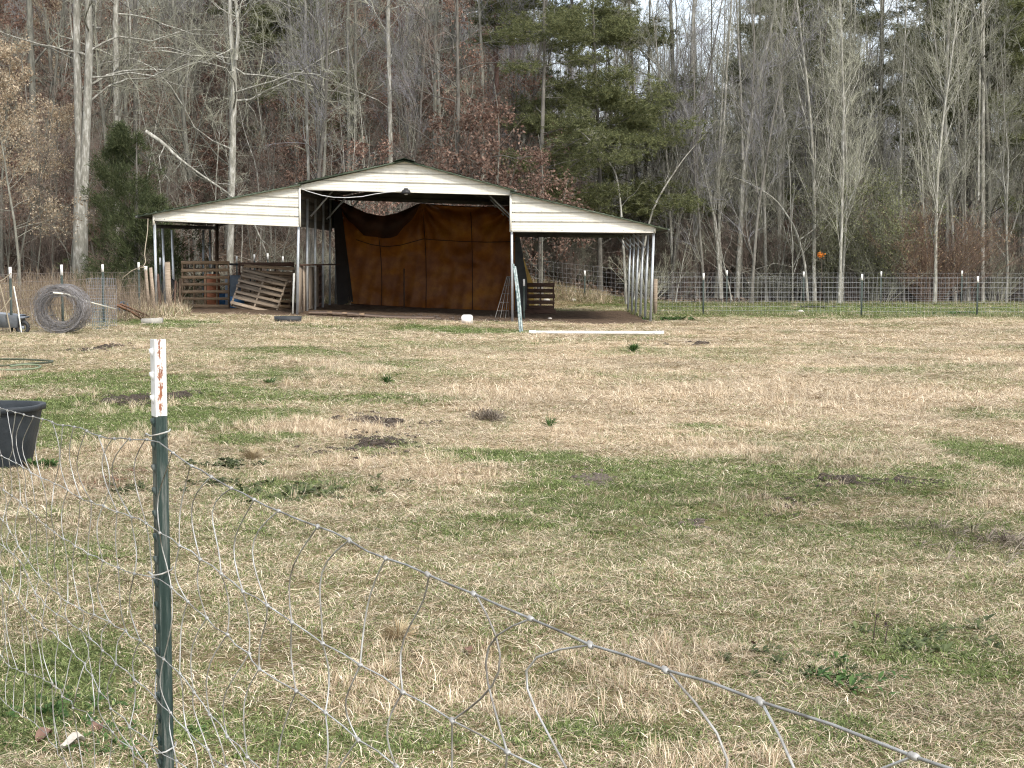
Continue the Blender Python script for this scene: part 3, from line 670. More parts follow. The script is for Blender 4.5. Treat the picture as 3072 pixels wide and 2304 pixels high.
# barrels and tubs behind the pallets
def barrel(label, loc, r, h, m_, rot=None, cat='barrel'):
    o = thing('barrel', label, cat, loc, rot)
    MB().revolve([(0, 0), (r * .92, 0), (r, .03), (r, h * .3), (r * 1.03, h * .33), (r, h * .36), (r, h * .63), (r * 1.03, h * .66), (r, h * .69), (r, h - .03), (r * .93, h), (0, h)], 22).obj('drum_body', m_, o, True)
    MB().revolve([(r * .9, h - .005), (r * .98, h + .015), (r * 1.0, h - .03)], 22).obj('rim', m_, o, True)
    return o
barrel('grey plastic barrel standing between the two groups of pallets', G(702, 41.6), .24, .86, mat('grey_blue_plastic', (.13, .17, .22), (.2, .24, .28), 3, .5))
barrel('blue barrel low behind the lower corner of the brown pallet', G(668, 42.2), .27, .42, mat('blue_plastic', (.03, .11, .24), (.05, .15, .3), 3, .45))
barrel('orange tub half hidden behind the middle slats of the brown pallet', G(637, 42.0), .22, .9, mat('orange_plastic', (.38, .13, .06), (.45, .18, .09), 3, .6))
barrel('second blue drum behind the leaning pallets near the ground', G(712, 40.9), .2, .3, MATS['blue_plastic'])
# curved plywood board propped on blocks at the mouth of the bay
FLB = mat('floor_board', (.17, .125, .095), (.27, .20, .155), 4, .85, stretch=(1, 6, 1))
c0 = np.array(G(1100, 38.0)); bd = thing('warped_board', 'long warped board resting on blocks across the front of the open bay', 'board', c0)
pts = [(925, 943), (985, 944), (1050, 947), (1110, 953), (1160, 960), (1210, 966), (1260, 969), (1300, 970)]
P = np.array([at(a_, b_ - 6, 37.75) for a_, b_ in pts]) - c0
for i in range(len(P)): P[i][2] = max(P[i][2], float(gz(P[i][0] + c0[0], 37.75)) - c0[2] + .03)
V = np.array([[(p[0], dy, p[2] + dz) for dy, dz in ((-.25, 0), (.35, .015), (.35, -.01), (-.25, -.028))] for p in P]); V = np.concatenate([V, V[:, :1]], 1)
MB().grid(V).obj('board_sheet', FLB, bd)
for px in (985, 1030, 1082): 
    x = at(px, 950, 37.6)[0]; MB().box((x - c0[0], -.12, float(gz(x, 37.8)) - c0[2] + .04), (.13, .12, .13)).obj('support_block', PW, bd)
# the white jug
g0 = ground(1401, 970); jug = thing('white_bucket', 'white plastic bucket lying on the dirt at the mouth of the barn', 'bucket', g0)
jm = mat('white_plastic', (.78, .76, .72), (.50, .45, .38), 5, .5, contrast=(.5, .8))
pr = [(-.13, 0), (.14, 0), (.14, .14), (.12, .19), (.08, .205), (-.09, .205), (-.13, .17)]
MB().prism(pr, -.12, .12).obj('bucket_body', jm, jug)
MB().prism([(-.125, .02), (.1, .02), (.1, .13), (-.125, .15)], -.128, -.121).obj('bucket_label', mat('faded_pink_label', (.75, .66, .62), (.78, .74, .70), 6, .6), jug)
# white pipe on the grass
wp = MATS['white_plastic']
a = ground(1588, 1002) ; e = ground(1990, 1004); o = thing('white_pipe', 'long white pipe lying on the grass before the right lean-to', 'pipe', a)
A_ = np.array((0, 0, .035)); E_ = e - a + (0, 0, .035)
MB().tubes(np.linspace(A_, E_, 6), np.full(6, .036), 12, cap=True).obj('pipe_tube', wp, o, True)
MB().tubes(np.linspace(E_ - (.22, 0, 0), E_ + (.01, 0, 0), 2), np.full(2, .046), 12, cap=True).obj('pipe_collar', wp, o, True)
MB().tubes(np.linspace(A_ - (.01, 0, 0), A_ + (.14, 0, 0), 2), np.full(2, .044), 12, cap=True).obj('pipe_collar', wp, o, True)
# pale pipe gate seen edge-on beside the right centre leg
PG = mat('weathered_pipe', (.12, .17, .17), (.36, .40, .39), 14, .55, metal=.3, contrast=(.4, .6))
g0 = ground(1562, 998); gt = thing('pipe_gate', 'pale blue grey pipe gate leaning end-on beside the right middle leg', 'gate', g0)
Yg = g0[1]
def gp(px, py, Y): return at(px, py, Y) - g0
MB().tubes(np.array([gp(1560, 1000, Yg), gp(1553, 900, Yg + .2), gp(1545, 830, Yg + .35), gp(1540, 792, Yg + .45)]), np.full(4, .022), 8).obj('gate_post', PG, gt)
MB().tubes(np.array([gp(1566, 1000, Yg + .3), gp(1556, 880, Yg + .6), gp(1545, 800, Yg + .8)]), np.full(3, .03), 8).obj('gate_post', PG, gt)
for t in (.1, .25, .4, .6, .8, .95):
    p0 = gp(1562 - 20 * t, 1000 - 205 * t, Yg + .45 * t); p1 = p0 + np.array((.03, 2.6, .02)); MB().tubes(np.array([p0, p1]), np.full(2, .017), 6).obj('gate_rail', PG, gt)
# wire panel leaning against the leg
FSTEEL = mat('weathered_steel', (.12, .11, .10), (.25, .24, .22), 9, .6)
g0 = np.array(G(1508, 39.6)); wpnl = thing('stock_gate', 'wire stock gate leaning inside the right middle leg', 'gate', g0)
for i in range(6):
    t = i / 5; p0 = at(1484 + 40 * t, 958, 39.4 + t * .4) - g0; p1 = at(1521 + 10 * t, 830, 40.0 + t * .5) - g0; MB().tubes(np.array([p0, p1]), np.full(2, .009), 4).obj('panel_wire', MATS['dark_steel'] if i % 2 else FSTEEL, wpnl)
for i in range(6):
    t = i / 5; p0 = at(1484 + 37 * t, 958 - 128 * t, 39.4 + .6 * t) - g0; p1 = at(1524 + 7 * t, 958 - 128 * t, 39.8 + .7 * t) - g0; MB().tubes(np.array([p0, p1]), np.full(2, .007), 4).obj('panel_wire', FSTEEL, wpnl)

# ================================================================== T-POSTS
TG = mat('post_green', (.016, .032, .028), (.16, .168, .155), 75, .5, stretch=(1, 1, .07), contrast=(.40, .64), c3=(.036, .058, .052), bump=.3)
TW = bpy.data.materials.new('post_white'); TW.use_nodes = True; n = TW.node_tree; b = n.nodes['Principled BSDF']; L = n.links.new
b.inputs['Roughness'].default_value = .5; tco = n.nodes.new('ShaderNodeTexCoord').outputs['Object']
sp = n.nodes.new('ShaderNodeSeparateXYZ'); L(tco, sp.inputs[0])
mpn = n.nodes.new('ShaderNodeMapping'); mpn.inputs['Scale'].default_value = (1, 1, .35); L(tco, mpn.inputs['Vector'])
nn_ = noise(n, mpn.outputs[0], 190, 6, .75)
# rust follows the worn crease along the stem
d1 = n.nodes.new('ShaderNodeMath'); d1.operation = 'SUBTRACT'; L(sp.outputs[0], d1.inputs[0]); d1.inputs[1].default_value = .0115
d2 = n.nodes.new('ShaderNodeMath'); d2.operation = 'ABSOLUTE'; L(d1.outputs[0], d2.inputs[0])
d3 = n.nodes.new('ShaderNodeMapRange'); L(d2.outputs[0], d3.inputs[0]); d3.inputs[1].default_value = 0; d3.inputs[2].default_value = .011; d3.inputs[3].default_value = .21; d3.inputs[4].default_value = -.07
d4 = n.nodes.new('ShaderNodeMath'); d4.operation = 'ADD'; L(d3.outputs[0], d4.inputs[0]); L(nn_, d4.inputs[1])
rf = n.nodes.new('ShaderNodeMapRange'); L(d4.outputs[0], rf.inputs[0]); rf.inputs[1].default_value = .60; rf.inputs[2].default_value = .66
L(mixc(n, rf.outputs[0], ramp(n, noise(n, tco, 30), [(.3, (.72, .70, .66)), (.7, (.84, .83, .80))]), ramp(n, noise(n, tco, 90), [(.3, (.16, .05, .025)), (.7, (.34, .14, .07))])), b.inputs['Base Color'])
def near_post():
    # origin at the ground, section: flange along local y at x=0, stem along +x
    px, Yp = 480, 3.1
    top = at(478, 1018, Yp); x0 = top[0]; g0 = np.array((x0 - .012, Yp, float(gz(x0, Yp))))
    ang = math.atan2(.465, .885)      # stem direction (.885,.465)
    o = thing('fence_post', 'green steel T-post with white rust streaked top in the foreground', 'fence post', g0, (0, 0, ang))
    H = top[2] - g0[2]; sec = [(-.003, -.0190), (.0005, -.0190), (.0022, -.005), (.007, -.0028), (.0235, -.0024), (.026, 0), (.0235, .0024), (.007, .0028), (.0022, .005), (.0005, .0190), (-.003, .0190)]
    def seg(z0, z1, nm, m_, r=1):
        s = np.array(sec); V = np.array([[(x * r, y * r, z) for z in (z0, z1)] for x, y in np.concatenate([s, s[:1]])])
        mb = MB().grid(V)
        for z, fl in ((z0, 1), (z1, 0)):
            n_ = len(s); v = [(x * r, y * r, z) for x, y in s]; mb.add(v, [((0, 9, 10) if fl else (0, 10, 9)), (1, 2, 9), (2, 8, 9), (0, 1, 9), (2, 3, 8), (3, 7, 8), (3, 4, 7), (4, 6, 7), (4, 5, 6)])
        return mb.obj(nm, m_, o)
    seg(-.4, H - .162, 'post_shaft', TG); w = seg(H - .162, H, 'painted_tip', TW)
    z = H - .025; k = 0
    while z > .1:
        mt = TW if z > H - .162 else TG
        MB().add([(-.003, -.006, z - .013), (-.003, .006, z - .013), (-.009, -.005, z - .002), (-.009, .005, z - .002), (-.0095, -.005, z + .005), (-.0095, .005, z + .005), (-.003, -.006, z + .006), (-.003, .006, z + .006)],
                 quads=[(0, 1, 3, 2), (2, 3, 5, 4), (4, 5, 7, 6), (0, 2, 4, 6), (1, 7, 5, 3)]).obj('stud', mt, o)
        z -= .049; k += 1
    return o, g0
npost, NP0 = near_post()

# ------------------------------------------------------------------ near woven wire fence
FD = np.array((-.465, .885, 0.)); FD /= np.linalg.norm(FD); FN = np.array((.885, .465, 0.)); FN /= np.linalg.norm(FN)
F0 = np.array((NP0[0], NP0[1], 0)) - FN * .010
def fplane(px, py):
    """where the sight line through a photo point meets the fence's plane -> (distance along the fence, height)"""
    d = ray(px, py); c = np.array((0, 0, CAM_Z)); t = np.dot(F0 - c, FN) / np.dot(d, FN); p = c + d * t
    return np.dot(p - F0, FD), p[2]
HW = [[(0, 1225), (25, 1233), (66, 1243), (95, 1249), (130, 1258), (181, 1275), (231, 1282), (282, 1300), (300, 1308), (345, 1316), (400, 1319), (470, 1319), (482, 1332), (521, 1359), (576, 1398), (635, 1431), (694, 1465), (762, 1499), (836, 1533), (954, 1580), (1050, 1622), (1150, 1672), (1283, 1724), (1420, 1782), (1590, 1856), (1770, 1935), (1995, 2010), (2280, 2105), (2480, 2180), (2780, 2283), (3000, 2370)],
      [(5, 1368), (32, 1381), (51, 1390), (85, 1408), (160, 1450), (235, 1496), (315, 1520), (354, 1538), (436, 1563), (492, 1598), (551, 1636), (612, 1677), (673, 1720), (739, 1774), (814, 1815), (890, 1864), (983, 1928), (1095, 1993), (1221, 2075), (1368, 2160), (1529, 2255), (1700, 2350)],
      [(47, 1500), (140, 1580), (235, 1640), (271, 1663), (334, 1695), (405, 1724), (479, 1738), (502, 1763), (551, 1806), (608, 1855), (669, 1905), (735, 1962), (773, 2007), (893, 2072), (985, 2136), (1077, 2219), (1181, 2300), (1300, 2390)],
      [(20, 1570), (50, 1627), (81, 1681), (113, 1731), (199, 1806), (303, 1860), (398, 1919), (438, 1941), (488, 1977), (538, 2020), (588, 2075), (642, 2142), (696, 2208), (755, 2269), (850, 2380)],
      [(70, 1695), (108, 1776), (154, 1830), (249, 1894), (323, 1955), (400, 2029), (443, 2072), (497, 2140), (543, 2192), (601, 2252), (651, 2304), (740, 2400)],
      [(60, 1790), (81, 1821), (154, 1894), (217, 1970), (271, 2020), (325, 2079), (402, 2172), (486, 2264), (545, 2300), (640, 2400)],
      [(20, 1998), (100, 2030), (194, 2070), (290, 2165), (371, 2251), (460, 2350)],
      [(10, 2100), (93, 2165), (170, 2270), (240, 2340)]]
WM = mat('fence_wire', (.19, .17, .145), (.56, .56, .54), 9, .5, metal=.35, contrast=(.38, .62))
WMT = mat('top_wire', (.13, .12, .105), (.36, .36, .345), 25, .5, metal=.35, contrast=(.35, .65))
fence = thing('wire_fence', 'sagging woven wire fence running from the foreground corner past the green post', 'fence', (F0[0], F0[1], 0))
frng = RS(21)
lines = []
for k, pts in enumerate(HW):
    LZ = np.array([fplane(px, py) for px, py in pts]); LZ = LZ[np.argsort(LZ[:, 0])]
    lines.append(LZ)
SPACING = .152
kn = np.arange(-22, 24)
def lz(k, L_): 
    a_ = lines[k]
    if L_ < a_[0, 0]: return a_[0, 1] - (a_[0, 0] - L_) * .01
    if L_ > a_[-1, 0]: 
        return a_[-1, 1] - (L_ - a_[-1, 0]) * .02
    return float(np.interp(L_, a_[:, 0], a_[:, 1]))
offs = {}
KN = [[521, 576, 635, 694, 762, 836, 954, 1049, 1157, 1283, 1420, 1590, 1770, 1995, 2280, 2740], [492, 551, 612, 673, 739, 814, 890, 983, 1095, 1221, 1368, 1529],
      [502, 551, 608, 669, 735, 773, 893, 985, 1077, 1181], [488, 538, 588, 642, 696, 755], [497, 543, 601, 651]]
def knot_L(k, i):
    if i < 0 and k < 5:
        xs_ = [p[0] for p in sorted(HW[k])]; ys_ = [p[1] for p in sorted(HW[k])]
        def L_of(px): return fplane(px, np.interp(px, xs_, ys_))[0]
        j = -i - 1
        if j < len(KN[k]): return L_of(KN[k][j])
        return L_of(KN[k][-1]) - SPACING * (j - len(KN[k]) + 1)
    return SPACING * i + .03
for k in range(8):
    for i in kn:
        offs[k, i] = (knot_L(k, i) + frng.uniform(-.010, .010) * (k * .2) * (i >= 0 or k > 4), (vnoise(i * .15, k * 3.1, .5) - .5) * .014 * (1 + k * .5) * sstep(3.0, 1.0, abs(i * .15)))
def FP(L_, z, o_=0): return FD * L_ + FN * o_ + np.array((0, 0, z))
for k in range(8):
    P = []
    for i in kn:
        L_, o_ = offs[k, i]; P.append(FP(L_, lz(k, L_) , o_ * (0.2 if k == 0 else 1)))
        Lm = (L_ + offs[k, i + 1][0]) / 2 if (k, i + 1) in offs else L_ + .07; P.append(FP(Lm, lz(k, Lm) + frng.uniform(-.003, .003), o_ * .5))
    P = np.array(P); P = P[np.argsort(P @ FD)]
    MB().tubes(P, np.full(len(P), .00145 if k == 0 else .00115), 6).obj('horizontal_wire', WMT if k == 0 else WM, fence, True)
for i in kn:
    for k in range(7):
        L0, o0 = offs[k, i]; L1, o1 = offs[k + 1, i]; z0 = lz(k, L0); z1 = lz(k + 1, L1)
        if abs(z0 - z1) < .01: continue
        h = z0 - z1; a_ = frng.uniform(-1, 1); bow = (.10 if k == 0 else .045) * min(1.2, h / .17) * (1 if a_ > -.62 else -.7) * (.35 + abs(a_)); bo = frng.uniform(-.014, .014)
        sk = frng.uniform(-.4, .4); T_ = np.linspace(0, 1, 9)
        P = np.array([FP(L0 + (L1 - L0) * t + bow * (math.sin(math.pi * t) + sk * math.sin(2 * math.pi * t)), z0 + (z1 - z0) * t, o0 * (1 - t) + o1 * t + bo * math.sin(math.pi * t)) for t in T_])
        MB().tubes(P, np.full(9, .0013), 5).obj('vertical_wire', WM, fence, True)
kb = MB()
ksh = MB().revolve([(0, -.0055), (.0025, -.005), (.0036, -.002), (.003, 0), (.0036, .002), (.0025, .005), (0, .0055)], 6).mesh('wire_knot', WM, True)
nk = 0
for k in range(7):
    for i in kn:
        if nk >= 290: break
        L_, o_ = offs[k, i]; z = lz(k, L_)
        if (L_ > 2.4) or (L_ < -2.3): continue
        p = FP(L_, z, o_ * (.2 if k == 0 else 1)); kk = place('wire_knot', ksh, fence, p, (1.35 + frng.uniform(-.3, .3), frng.uniform(-.6, .6), math.atan2(FD[1], FD[0]) + 1.57)); nk += 1
# clips tying the fence to the post
for py in (1319, 1738, 2264):
    L_, z = fplane(480, py); w = MB()
    P = np.array([FP(.035, z - .004, -.003), FP(.012, z + .004, -.007), FP(-.02, z + .002, -.006), FP(-.03, z + .006, .01), FP(-.012, z + .009, .036), FP(.012, z + .010, .044)])
    w.tubes(P, np.full(len(P), .0019), 6).obj('wire_clip', WM, fence, True)

# ------------------------------------------------------------------ far T-posts with white tips
TGF = mat('post_far_green', (.03, .045, .04), (.06, .075, .065), 8, .6)
TWF = mat('post_far_white', (.80, .79, .76), (.74, .73, .70), 8, .5)
def tpost(label, px, Y, py_top, tip_px, group, w=.036, lean=0):
    g0 = np.array(G(px, Y)); t = at(px, py_top, Y); H = t[2] - g0[2]; sc_ = F_PX / Y; tip = tip_px / sc_
    o = thing('steel_fence_post', label, 'fence post', g0, (0, lean, 0), group)
    def T(z0, z1, nm, m_, e=0):
        MB().box((0, -.002, (z0 + z1) / 2), (w + e, .006 + e, z1 - z0)).box((0, .0165, (z0 + z1) / 2), (.007 + e, .03, z1 - z0 - .001)).obj(nm, m_, o)
    T(-.3, H - tip, 'post_shaft', TGF); T(H - tip, H, 'painted_tip', TWF, .004)
    return o
ordn = ['first', 'second', 'third', 'fourth', 'fifth', 'sixth']
for i, (px, Y, pt, tp_) in enumerate(((33, 26.8, 801, 34), (187, 29, 794, 32), (310, 31, 793, 23), (418, 35.5, 787, 22))):
    tpost('white tipped fence post, %s from the left edge in the weedy fence line' % ordn[i], px, Y, pt, tp_, 'fence posts of the weedy left fence', .045)
for i, (px, Y, pt) in enumerate(((2110, 42.4, 820), (2585, 41.6, 822), (2932, 41.2, 829))):
    tpost('white tipped post of the nearer right fence, %s' % ['closest to the barn', 'the middle one', 'closest to the right edge'][i], px, Y, pt, 19, 'posts of the nearer right fence', .05)
for i, (px, pt) in enumerate(((1754, 812), (2180, 811), (2410, 815), (2642, 814), (2884, 812))):
    tpost(['white tipped post at the wood edge seen through the right lean-to', 'white tipped post at the wood edge just right of the barn', 'white tipped post at the wood edge under the orange spot', 'white tipped post at the wood edge before the reddish bush', 'white tipped post at the wood edge near the right border'][i], px, 53.5, pt, 16, 'posts of the far fence at the wood edge', .055)
for i, (px, pt, Y) in enumerate(((712, 768, 47.2), (765, 763, 47.6), (805, 760, 48), (850, 769, 48.2))):
    tpost('white tipped post behind the left lean-to, %s from the left' % ordn[i], px, Y, pt, 20, 'posts behind the left lean-to', .05)
tpost('white tipped post standing just right of the leaning pipe gate', 1572, 39.8, 837, 21, 'posts beside the barn', .05)
tpost('white tipped post behind the second leg of the left lean-to', 483, 42, 773, 22, 'posts beside the barn', .05)
g0 = np.array(G(1966, 43.0)); o = thing('wooden_fence_post', 'short weathered wooden post beside the outer leg of the right lean-to', 'fence post', g0)
MB().box((0, 0, .5), (.11, .11, 1.1)).obj('post_timber', PWG, o)

def wire_fence(name, label, pa, pb, h, dv, nh, sag=0, r=.003, m_=None, z0=.04, bend=.0):
    """pa, pb ground points"""
    pa = np.array(pa, float); pb = np.array(pb, float); o = thing(name, label, 'fence', (pa[0], pa[1], pa[2]))
    D = pb - pa; L_ = math.hypot(D[0], D[1]); n_ = int(L_ / .8); fr = RS(int(abs(pa[0]) * 10) + 3)
    def base(t): 
        x = pa[0] + D[0] * t; y = pa[1] + D[1] * t; return np.array((x, y, float(gz(x, y)))) - pa
    hz = z0 + (h - z0) * (np.linspace(0, 1, nh) ** 1.15)
    S = np.linspace(0, 1, n_ + 1); Bp = np.array([base(t) for t in S]); wob = np.cumsum(fr.uniform(-1, 1, n_ + 1)) * bend; wob -= np.linspace(0, wob[-1], n_ + 1)
    for z in hz:
        P = Bp + np.array((0, 0, z)); P[:, 2] += fr.uniform(-.008, .008, n_ + 1) + wob * z; MB().tubes(P, np.full(n_ + 1, r), 4).obj('horizontal_wire', m_ or FWM, o)
    nv = int(L_ / dv); T_ = (np.arange(nv) + .5) / nv; B2 = np.array([base(t) for t in T_]); w2 = np.interp(T_, S, wob)
    P = np.stack([B2 + (0, 0, z0), B2 + np.array((0, 0, 1)) * (h + w2 * h)[:, None]], 1); P[:, 1, 0] += fr.uniform(-.01, .01, nv)
    ov = MB().tubes(P, np.full((nv, 2), r * .85), 3).obj('vertical_wires', m_ or FWM, o); ov['kind'] = 'stuff'
    return o
FWM = mat('far_fence_wire', (.28, .28, .285), (.40, .40, .41), 5, .5, metal=.2)
wire_fence('mesh_fence', 'nearer grey wire mesh fence running right from the barn', G(1966, 43.0), G(3300, 41.0), 1.10, .11, 9)
wire_fence('mesh_fence', 'far wire mesh fence along the wood edge behind the paddock', G(1560, 53.5), G(3250, 53.5), 1.12, .16, 8, m_=FWM, bend=.006)
wire_fence('mesh_fence', 'rusty wire fence sunk in weeds at the left edge of the field', G(-140, 25.2), G(425, 35.6), 1.05, .15, 8, m_=mat('rusty_wire', (.16, .13, .11), (.26, .23, .21), 5, .6), bend=.02)
wire_fence('mesh_fence', 'wire mesh fence at the foot of the wood behind the left lean-to', G(560, 47.0), G(980, 48.3), 1.15, .15, 8, m_=MATS['rusty_wire'], bend=.01)

# ================================================================== THINGS LEFT OF THE BARN
# roll of fence wire
c_ = np.array(G(187, 26.9)); roll = thing('wire_roll', 'big upright coil of rusty grey fence wire in the weeds on the left', 'wire roll', c_)
r = RS(5); RW = mat('roll_wire', (.17, .155, .15), (.33, .32, .32), 30, .5, metal=.3)
loops = []
for k in range(95):
    rr = r.uniform(.25, .455) if k > 25 else r.uniform(.40, .47); th = np.linspace(0, 2 * math.pi, 41); ph = r.rand() * 6.28
    ra = rr + .012 * np.sin(3 * th + ph) + .008 * np.sin(7 * th + 2 * ph) + r.uniform(-.01, .01, 41)
    y = r.uniform(-.32, .32) + .05 * np.sin(2 * th + ph)
    loops.append(np.stack([ra * np.cos(th) * 1.02 + r.uniform(-.02, .02), y, .455 + ra * np.sin(th) * .95], 1))
for lp in loops: lp[:, 2] = np.maximum(lp[:, 2], 0)
o = MB().tubes(np.array(loops), np.full((95, 41), .0034), 4).obj('wire_coils', RW, roll); o['kind'] = 'stuff'
cr = []
for k in range(190):
    a_ = r.rand() * 6.28; rr = r.uniform(.25, .46); cr.append([(rr * math.cos(a_) + r.uniform(-.03, .03), y, .455 + rr * math.sin(a_) * .95) for y in (-.32, 0, .32)])
cr = np.array(cr); cr[:, 1, :] += r.uniform(-.02, .02, (190, 3)); o = MB().tubes(cr, np.full((190, 3), .003), 3).obj('cross_wires', RW, roll); o['kind'] = 'stuff'
# white pole across it
Ppole = [at(160, 878, 26.5), at(200, 882, 26.7), at(241, 899, 26.9)]; g0 = np.array(Ppole[0]); o = thing('white_conduit', 'bent white conduit resting on the wire coil', 'conduit', g0)
MB().tubes(np.array(Ppole) - g0, np.full(3, .016), 8, cap=True).obj('conduit_tube', TRIM, o, True)
Ppole = [at(241, 899, 27.0), at(290, 912, 28), at(345, 927, 29.2)]; g0 = np.array(Ppole[0]); o = thing('white_rod', 'straight white rod slanting from the wire coil down to the dark blue tub', 'rod', g0)
MB().tubes(np.array(Ppole) - g0, np.full(3, .014), 8, cap=True).obj('rod_tube', TRIM, o, True)
# blue tub on its side
g0 = ground(346, 952); tub = thing('blue_tub', 'dark blue plastic tub tipped on its side at the end of the white rod', 'tub', g0 + (0, 0, .02), (math.radians(80), math.radians(15), math.radians(60)))
MB().revolve([(0, 0), (.12, 0), (.16, .26), (.175, .26), (.175, .28), (.155, .28), (.11, .015), (0, .015)], 20, c=(0, .15, 0)).obj('tub_shell', mat('dark_blue_plastic', (.05, .09, .15), (.08, .13, .2), 5, .5), tub, True)
# grey wire mesh sheets
for i, (px0, px1, Yq, h, lab) in enumerate(((262, 350, 29.5, .95, 'tall sheet of grey welded mesh standing in the weeds behind the blue tub'), (275, 320, 28.6, .55, 'low roll end of blue green mesh in front of the taller mesh sheet'))):
    g0 = np.array(G(px0, Yq)); w = at(px1, 900, Yq)[0] - g0[0]; o = thing('mesh_sheet', lab, 'mesh sheet', g0)
    mmm = mat('sheet_grey', (.22, .23, .26), (.33, .34, .37), 5, .5) if i == 0 else mat('sheet_blue', (.10, .17, .20), (.18, .24, .26), 5, .5)
    X_ = np.linspace(0, w, int(w / .035)); P = np.array([[(x, .05 * math.sin(x * 9), 0), (x, .05 * math.sin(x * 9) + .04, h * .5), (x + r.uniform(-.01, .01), .05 * math.sin(x * 9), h + .04 * math.sin(x * 6))] for x in X_])
    q_ = MB().tubes(P, np.full(P.shape[:2], .003), 3).obj('mesh_wires', mmm, o); q_['kind'] = 'stuff'
    P = np.array([[(x, .05 * math.sin(x * 9) + .02, z) for x in X_] for z in np.linspace(.02, h, int(h / .06))]); q_ = MB().tubes(P, np.full(P.shape[:2], .003), 3).obj('mesh_wires', mmm, o); q_['kind'] = 'stuff'
# rusty planks
RUSTP = mat('rust_plank', (.12, .06, .035), (.24, .14, .09), 7, .8, stretch=(1, 1, 1))
for (a0, b0, Yp, lab, w) in (((352, 916), (430, 957), 30.5, 'rusty brown rail sloping to the ground left of the barn, the upper of two', .06), ((362, 912), (448, 954), 31.0, 'darker rusty bar lying beside the sloping rail', .04), ((395, 936), (425, 963), 30.0, 'short broken brown stick below the sloping rails', .035)):
    p0 = at(*a0, Yp + .3); p1 = ground(*b0) + (0, 0, .04); o = MB().beam((0, 0, 0), p1 - p0, w, w * .7).obj('rusty_rail', RUSTP, None, loc=p0); tag(o, lab, 'rail')
g0 = ground(457, 972); cb = thing('concrete_slab', 'pale grey concrete block lying in the grass before the left leg', 'block', g0, (0, math.radians(-2), math.radians(4)))
MB().box((0, 0, .05), (.42, .22, .14)).obj('block_body', mat('concrete', (.30, .28, .25), (.42, .40, .36), 12, .9, bump=.3), cb)
MB().box((-.0, .115, .09), (.44, .02, .05)).obj('block_edge', PWG, cb)
# leaning boards by the left leg
for i, (a0, b0, Yp, m_, lab, w) in enumerate(((( 437, 805), (448, 940), 37.2, PWG, 'grey board leaning outside the left corner leg, under the white cap', .07), ((452, 803), (463, 938), 37.3, PWG, 'second grey board beside the left corner leg', .08), ((473, 822), (482, 940), 37.8, PWD, 'brown board just inside the left corner leg', .06), ((502, 786), (507, 936), 38.6, PWG, 'pale board standing between the two front left legs', .14), ((527, 842), (522, 936), 38.9, PWD, 'dark slat leaning behind the third leg', .05), ((541, 835), (537, 935), 39.3, WOODD, 'dark brown slat nearest the brown pallet', .06))):
    p1 = np.array(G(b0[0], Yp)); p0 = at(*a0, Yp + .25); o = MB().beam((0, 0, -.02), p0 - p1, w, .025, up=(0, 1, 0)).obj('leaning_board', m_, None, loc=p1); tag(o, lab, 'board')
    if i == 0: MB().box(p0 - p1, (.08, .05, .11)).obj('plastic_cap', TRIM, o)
# dark tires / rolled bits behind the legs
g0 = np.array(G(505, 39.6)); o = thing('black_tube_roll', 'dark roll of black tubing hanging between the first legs', 'tubing', g0)
th = np.linspace(0, 6.283, 25)
for k in range(5): P = np.stack([.14 * np.cos(th) * (1 + .08 * k), np.full(25, .03 * k), .55 + .3 * np.sin(th)], 1); MB().tubes(P, np.full(25, .02), 6).obj('tube_loop', BLACK, o, True)
# rope from the eave to the fence
pts = [(444, 656), (443, 690), (440, 715), (436, 740), (434, 765), (437, 785), (430, 800), (420, 797)]
P = np.array([at(a_, b_, 37.8 - .3 * i) for i, (a_, b_) in enumerate(pts)]); o = MB().tubes(P, np.full(len(P), .012), 5).obj('hanging_rope', mat('rope_tan', (.25, .21, .15), (.35, .3, .22), 9, .8)); tag(o, 'thin tan rope hanging from the left eave down to a fence post', 'rope')
pts = [(-10, 848), (12, 838), (33, 820)]; P = np.array([at(a_, b_, 26.7) for a_, b_ in pts]); o = MB().tubes(P, np.full(3, .010), 5).obj('guy_wire', MATS['rope_tan']); tag(o, 'pale wire slanting from the left border up to the first fence post', 'wire')
pts = [(370, 832), (395, 812), (420, 802), (437, 803)]; P = np.array([at(a_, b_, 35.4) for a_, b_ in pts]); o = MB().tubes(P, np.full(4, .010), 5).obj('guy_wire', MATS['rope_tan']); tag(o, 'pale wire running from the weeds to the post beside the barn corner', 'wire')
# sticks and grey junk at the left border
for a0, b0, lab in (((0, 855), (30, 960), 'pale bare stick leaning at the very left border'), ((41, 858), (62, 948), 'thin white stake leaning right of the first fence post'), ((2, 934), (33, 893), 'short stick crossing behind the first fence post')):
    g0 = np.array(G(b0[0], 26.3)) if b0[1] > a0[1] else np.array(at(*b0, 26.3)); p0 = at(*a0, 26.3) - g0; o = MB().tubes(np.array([(0, 0, 0), p0 * .5 + (.01, 0, 0), p0]), np.full(3, .012), 6).obj('leaning_stick', TRIM if 'white' in lab else MATS['rope_tan'], None, loc=g0); tag(o, lab, 'stick')
g0 = np.array(G(22, 26.6)); o = thing('grey_cart', 'grey blue plastic cart with a dark wheel half hidden in weeds at the left border', 'cart', g0)
GB = mat('cart_plastic', (.15, .17, .2), (.22, .24, .27), 5, .55)
MB().add([(-.32, -.2, .12), (.22, -.2, .12), (.22, .2, .12), (-.32, .2, .12), (-.4, -.26, .40), (.25, -.26, .34), (.25, .26, .34), (-.4, .26, .40)], quads=[(0, 3, 2, 1), (0, 1, 5, 4), (1, 2, 6, 5), (2, 3, 7, 6), (3, 0, 4, 7)]).obj('cart_tray', GB, o)
th = np.linspace(0, 6.283, 21)
